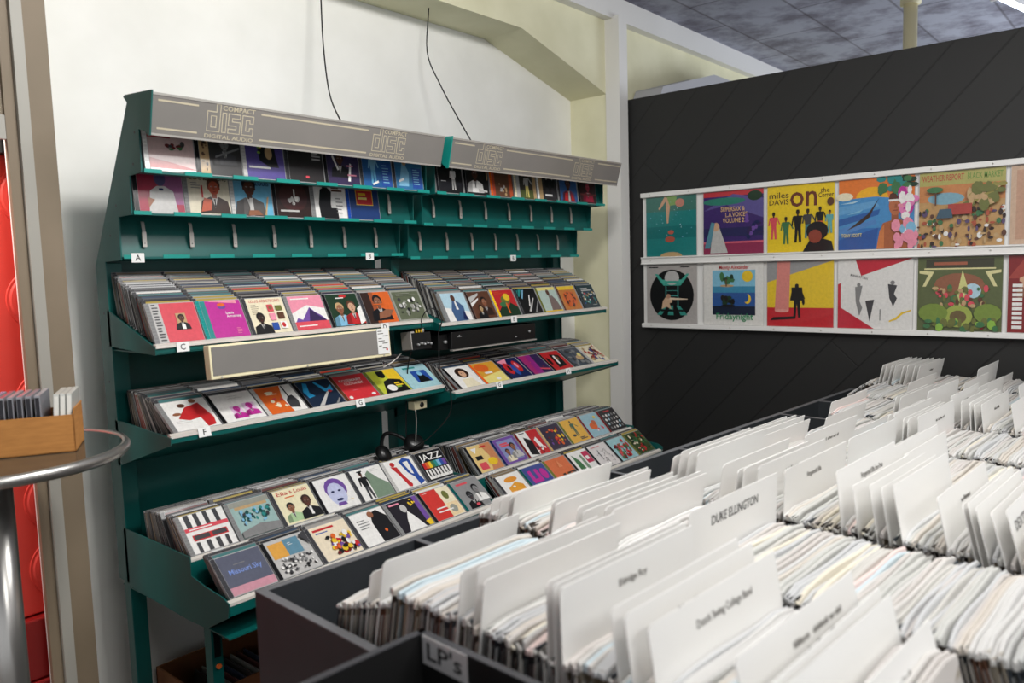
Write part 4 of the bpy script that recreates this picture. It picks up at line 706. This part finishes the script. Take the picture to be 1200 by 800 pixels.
# small black crate in front with its sign
cr = empty('black_crate',bin2w(.31,.34,0),(0,0,TH),'black open crate with an LP\'s sign, front of the long bin','crate')
cw, cd_, cz = .362, .496, 1.0
def cboard(nm, a):
    q = MB(); q.box(a[0],a[1],a[2],a[3],a[4],a[5]-.002,CRATE); o = q.obj(nm,cr); q = MB(); q.box(a[0]-.0005,a[1]-.0005,a[5]-.002,a[3]+.0005,a[4]+.0005,a[5],CRIM); q.obj('rim_edge',o); return o
cboard('side_board',(0,0,.60,.010,cd_,cz)); rs = cboard('side_board',(cw-.010,0,.60,cw,cd_,cz)); cboard('back_board',(0,cd_-.010,.60,cw,cd_,cz)); cboard('front_board',(0,0,.60,cw,.010,cz))
q = MB(); q.box(0,0,.60,cw,cd_,.62,CRATE); q.obj('crate_floor',cr)
for lx in (.0,cw-.03):
    for ly in (.0,cd_-.03): q = MB(); q.box(lx,ly,0,lx+.03,ly+.03,.60,CRATE); q.obj('leg',cr)
sg = empty('lp_sign',bin2w(.31+cw-.0105,.34+.482,.959),(0,0,TH-PI/2),'grey sign reading LP\'s on the inside of the black crate','sign')
q = MB(); q.box(0,-.0012,0,.090,0,.040,mat('grey_label',(206,204,204),.5)); q.obj('plate',sg)
vs, fs, tw = text2d("LP's"); q = MB(); q.add([(.010+v[0]*.070/tw,-.0015,.009+v[1]*.024) for v in vs],fs,INK); q.obj('lettering',sg)
# sleeves
SL = []; sr = random.Random(3)
TINT = [(228,225,221),(222,219,214),(226,221,217),(216,214,211),(231,228,225),(219,221,222),(227,219,209),(218,218,214),(232,230,228),(223,217,213),(212,212,209),(225,225,224)]
for i in range(26):
    m = MB(); jc = sr.choice([(54,44,36),(84,68,50),(40,40,44),(110,96,76),(150,140,124),(96,60,40),(44,52,60),(180,170,150),(70,64,50),(84,60,50),(60,56,52),(36,34,34)])
    m.box(-.1565,0,0,.1565,.0032,.312,JACK,C(jc))
    tc = tuple(int(v*.90) for v in sr.choice(TINT)); jc = tuple(int(v*(.62 if sum(jc) < 300 else .5)) for v in jc)
    if i in (5,): tc = (228,208,203)
    if i in (11,): tc = (196,210,216)
    if i in (17,): tc = (224,217,200)
    n = 9; xs = [-.160+.320*k/(n-1) for k in range(n)]; h0 = .3185+sr.uniform(-.002,.003); ph = sr.uniform(0,6)
    zs = [h0+.0022*math.sin(ph+k*.9)-(.0075 if k in (0,n-1) else 0) for k in range(n)]; ys = [.0006*math.sin(ph*2+k*1.3) for k in range(n)]
    zb_ = [.304 if k in (0,n-1) else .286 for k in range(n)]
    v = [(x,-.0009+y,z) for x,y,z in zip(xs,ys,zb_)]+[(x,-.0006+y,z-.003) for x,y,z in zip(xs,ys,zs)]+[(x,.0012+y,z) for x,y,z in zip(xs,ys,zs)]+[(x,.0030+y,z) for x,y,z in zip(xs,ys,zs)]+[(x,.0047+y,z-.004) for x,y,z in zip(xs,ys,zs)]+[(x,.0048+y,z) for x,y,z in zip(xs,ys,zb_)]
    fcs = []
    for r in range(5):
        for k in range(n-1): fcs.append((r*n+k,r*n+k+1,(r+1)*n+k+1,(r+1)*n+k))
    fcs += [tuple(r*n for r in range(6)),tuple(r*n+n-1 for r in range(5,-1,-1))]
    m.add(v,fcs,PLAST,C(tc))
    if i%3 == 0: m.box(-.1595,.0004,.0,-.1565,.0009,.30,PLAST,C(tc)); m.box(.1565,.0004,.0,.1595,.0009,.30,PLAST,C(tc))
    m.box(-.1565,-.0006,.20,.1565,-.0002,.290,PLAST,C(tuple(int(a*.88+b*.12) for a,b in zip(tc,jc))))
    SL.append(m.mesh('record_sleeve'))
PH = [(1.25,-14),(.95,-12),(.75,-8),(.65,-1),(.55,7),(.45,11),(.30,15),(.1,17),(-.3,18)]
def lean(y):
    for (a,p),(b,q_) in zip(PH,PH[1:]):
        if y >= b: return math.radians(p+(q_-p)*(a-y)/(a-b)) if y <= a else math.radians(p)
    return math.radians(PH[-1][1])
CH = .392
def stand(c, y, ztop, h, dx=0, rz=0):
    """top edge height ztop in row c; y is where the row's tall cards have their top edge"""
    a = lean(y); yb = y-CH*math.sin(a); x = BX0+PW*c+PW/2+dx
    return bin2w(x,yb,ztop-h*math.cos(a)), (-a,0,TH+rz)
CARDS = [  # row, top edge y, top height, words
 (0,1.02,1.018,''),(0,.985,1.045,''),(0,.80,1.078,''),(0,.77,1.088,'~13'),(0,.755,1.075,''),(0,.645,1.10,''),(0,.632,1.101,''),(0,.62,1.10,'Eldridge Roy'),(0,.545,1.095,''),(0,.522,1.095,'Edison Harry'),(0,.49,1.09,'Dutch Swing College Band'),(0,.385,1.085,'~22|~20'),(0,.347,1.072,'~14|~16'),(0,.335,1.068,''),(0,.289,1.048,'~14'),
 (1,1.10,1.04,''),(1,1.075,1.047,''),(1,1.052,1.052,''),(1,1.04,1.062,''),(1,.945,1.065,''),(1,.935,1.062,''),(1,.88,1.066,'~16'),(1,.87,1.06,''),(1,.82,1.076,'~16'),(1,.804,1.075,''),(1,.655,1.10,'DUKE ELLINGTON'),
 (2,.905,1.085,''),(2,.888,1.098,''),(2,.868,1.10,''),(2,.85,1.10,''),(2,.79,1.085,''),(2,.755,1.08,''),(2,.745,1.084,'~9'),(2,.71,1.094,'~10'),(2,.66,1.095,'Fitzgerald Ella'),(2,.56,1.108,'Fitzgerald Ella Joe Pass'),(2,.53,1.085,'Ferguson Maynard'),(2,.50,1.092,'Farmer Art'),(2,.48,1.09,'Fuller Gil'),(2,.46,1.098,''),(2,.39,1.09,'~9'),(2,.352,1.085,''),(2,.343,1.088,'~13|~14'),(2,.330,1.084,'~9'),(2,.308,1.081,''),(2,.288,1.088,'DEXTER GORDON'),(2,.262,1.06,''),
 (3,.985,1.05,''),(3,.96,1.062,''),(3,.935,1.068,''),(3,.909,1.071,''),(3,.895,1.062,''),(3,.77,1.086,'~12'),(3,.67,1.09,''),(3,.615,1.06,'~9'),(3,.575,1.085,''),(3,.555,1.07,''),
 (4,.87,1.06,''),(4,.80,1.03,''),(4,.705,1.085,''),(4,.69,1.09,'~9'),(4,.665,1.082,''),(4,.655,1.08,''),(4,.63,1.09,'~12'),
 (5,.995,1.04,''),(5,.80,1.075,''),(5,.785,1.076,''),(5,.71,1.10,''),(5,.65,1.092,'~9|~11'),(5,.624,1.078,'~8'),(5,.60,1.078,''),(5,.59,1.073,'~9|~9'),(5,.571,1.075,'~9'),(5,.50,1.082,''),
 (6,.874,1.066,''),(6,.80,1.06,''),(6,.704,1.08,''),(6,.66,1.07,''),(6,.55,1.085,''),(6,.70,1.04,''),
 (7,1.078,1.077,''),(7,1.066,1.078,''),(7,1.045,1.079,''),(7,1.03,1.078,''),(7,1.002,1.078,''),(7,.985,1.08,''),(7,.96,1.08,''),(7,.943,1.081,'~8'),(7,.749,1.083,''),(7,.70,1.04,'~9'),(7,.60,1.07,'')]
CARDS = sorted(set(CARDS), key=lambda a: (a[0],-a[1]))
cm = MB(); w2 = .158; r_ = .006
cm.prism([(-w2,0),(w2,0),(w2,CH-r_*.4),(w2-r_*.4,CH),(-w2+r_,CH),(-w2,CH-r_)],0,.0011,CARD,'y'); CM = cm.mesh('divider_card')
ROWN = ['first','second','third','fourth','fifth','sixth','seventh','eighth']
kr = random.Random(9); taken = {}; cnt = {}
for (c,y,zt,txt) in CARDS:
    L, R_ = stand(c,y,zt,CH,kr.uniform(-.003,.003),kr.uniform(-.01,.01))
    o = link('divider_card',CM); o.location = L; o.rotation_euler = R_; taken.setdefault(c,[]).append(y)
    if txt:
        big = txt in ('DUKE ELLINGTON','DEXTER GORDON'); cnt[c] = cnt.get(c,0)+1
        ORD = ['first','second','third','fourth','fifth','sixth','seventh','eighth','ninth','tenth','eleventh','twelfth']
        if big: tag(o,('white divider card with bold dark capitals, middle of the second bin row' if c == 1 else 'white divider card with bold dark capitals at the right edge, third bin row'),'divider card','lettered divider cards')
        else: tag(o,'lettered white divider card, '+ORD[cnt[c]-1]+' lettered one from the back of the '+ROWN[c]+' row','divider card','lettered divider cards')
        hh = .0165 if big else .0100; q = MB()
        for li, ln in enumerate(txt.split('|')):
            base = CH-.030-hh*.6-li*.017
            if ln[0] == '~':
                n_ = int(ln[1:]); L_ = n_*.0062; x0 = min(-.01-kr.uniform(0,.03)+.02*li,.145-L_); x = x0
                while x < x0+L_:          # a line of small writing too fine to read
                    w_ = kr.uniform(.003,.0052)
                    if kr.random() > .12: q.box(x,-.0004,base+.0006,x+w_*.72,-.0002,base+kr.choice((.0058,.0062,.0085)),GINK)
                    x += w_+.0006
                continue
            vs, fs, tw = text2d(ln); kx = ((.165 if c == 1 else .21)/tw if big else hh*.92)
            x0 = (-.085 if c == 1 else -.13) if big else -.03-kr.uniform(0,.03); x0 = min(x0,.148-tw*kx)
            q.add([(x0+v[0]*kx,-.0004,base+v[1]*hh) for v in vs],fs,INK if big else GINK)
        q.obj('lettering',o)
    else:
        tag(o,'white divider card without lettering, '+ROWN[c]+' bin row from the left','divider card','blank cards in the '+ROWN[c]+' bin row')
START = [1.10,1.115,.92,.97,.91,.98,1.04,1.19]
REC = []
for c in range(8):
    y = START[c]; rr = random.Random(c+40); k = 0
    while y > (.02 if c < 4 else .12):
        zt = 1.010+rr.uniform(-.004,.005)
        if c == 0:
            if y > .95: zt = .945+(1.10-y)*.30
            elif y < .275: zt = .955
            elif y < .60: zt = 1.018
        if c == 7 and y > 1.12: zt = .955+(1.19-y)*.75
        ok = all(abs(y-t_) > .0042 for t_ in taken.get(c,[]))
        if ok:
            L, R_ = stand(c,y,zt,.3185,rr.uniform(-.003,.003),rr.uniform(-.008,.008))
            m = SL[rr.randrange(26)] if rr.random() < .4 else SL[(k//3*7+c)%26]
            REC.append((m,L,R_,c))
        y -= rr.uniform(.0050,.0074) if rr.random() < .95 else .011; k += 1
cam0 = Vector((0,0,1.5))
REC.sort(key=lambda p: (Vector(p[1])-cam0).length+(2.5 if (Vector(p[1])[1] < .08) else 0))
NR = 285
for m, L, R_, c in REC[:NR]:
    o = link('record_sleeve',m); o.location = L; o.rotation_euler = R_
    tag(o,'record in clear sleeve packed in the '+ROWN[c]+' bin row from the left','record','records in the '+ROWN[c]+' bin row')
st = bake([(m, Matrix.Translation(L) @ Euler(R_).to_matrix().to_4x4()) for m,L,R_,c in REC[NR:]],'packed_records')
tag(st,'densely packed records in clear sleeves filling the far bin rows','records',kind='stuff')
print('packs',len(PACK),'sleeves',len(REC),'cards',len(CARDS))

# ---------------------------------------------------------------- light
def area(name, loc, target, size, power, color=(1,1,1), spread=PI, size_y=None):
    l = bpy.data.lights.new(name,'AREA'); l.energy = power; l.size = size; l.color = color; l.spread = spread
    if size_y: l.shape = 'RECTANGLE'; l.size_y = size_y
    o = bpy.data.objects.new(name,l); col.objects.link(o); o.location = loc
    o.rotation_euler = (Vector(target)-Vector(loc)).to_track_quat('-Z','Y').to_euler(); return o
area('ceiling_lamp_left',(1.1,.62,2.84),(1.5,2.0,1.3),.34,46,(1,.985,.955))
area('ceiling_lamp_middle',(1.9,-.1,2.86),(1.7,.3,0),1.1,52,(1,.985,.96))
area('rear_fill_light',(.3,-1.4,2.86),(.6,-.6,0),1.2,44,(1,.985,.96))  # unseen fill added behind the camera to lift the shadows
area('added_ceiling_uplight',(6.5,-.6,1.6),(5.8,.6,2.9),2.0,62,(.84,.90,1.0))  # unseen uplight added to brighten the ceiling past the partition
area('cabinet_fill_light',(.2,2.50,2.5),(.4,2.75,1.4),.2,22,(1,.9,.85))  # unseen light added to brighten the red cabinet
w = bpy.data.worlds.new('world'); bpy.context.scene.world = w; w.use_nodes = True
w.node_tree.nodes['Background'].inputs['Color'].default_value = (.95,.97,1,1); w.node_tree.nodes['Background'].inputs['Strength'].default_value = .55

# ---------------------------------------------------------------- camera
Rm = ((0.645,0.090,0.759),(-0.764,0.039,0.644),(-0.028,0.995,-0.094))
A = Vector((785,109,924)).normalized(); B = Vector((-1095,56,924)); B = (B-A*B.dot(A)).normalized(); Z = -A.cross(B)
if Z.y < 0: Z = -Z
cam = bpy.data.cameras.new('camera'); co = bpy.data.objects.new('camera',cam); col.objects.link(co)
M = Matrix(((A.x,A.y,-A.z,0),(B.x,B.y,-B.z,0),(Z.x,Z.y,-Z.z,1.5),(0,0,0,1)))
co.matrix_world = M
cam.sensor_width = 36; cam.sensor_fit = 'HORIZONTAL'; cam.lens = 924/1200*36; cam.clip_start = .02
cam.dof.use_dof = True; cam.dof.focus_distance = 2.8; cam.dof.aperture_fstop = 3.4
sc = bpy.context.scene; sc.camera = co
sc.view_settings.view_transform = 'Standard'; sc.view_settings.look = 'None'; sc.view_settings.gamma = 1; sc.view_settings.use_curve_mapping = False
sc.view_settings.exposure = .24
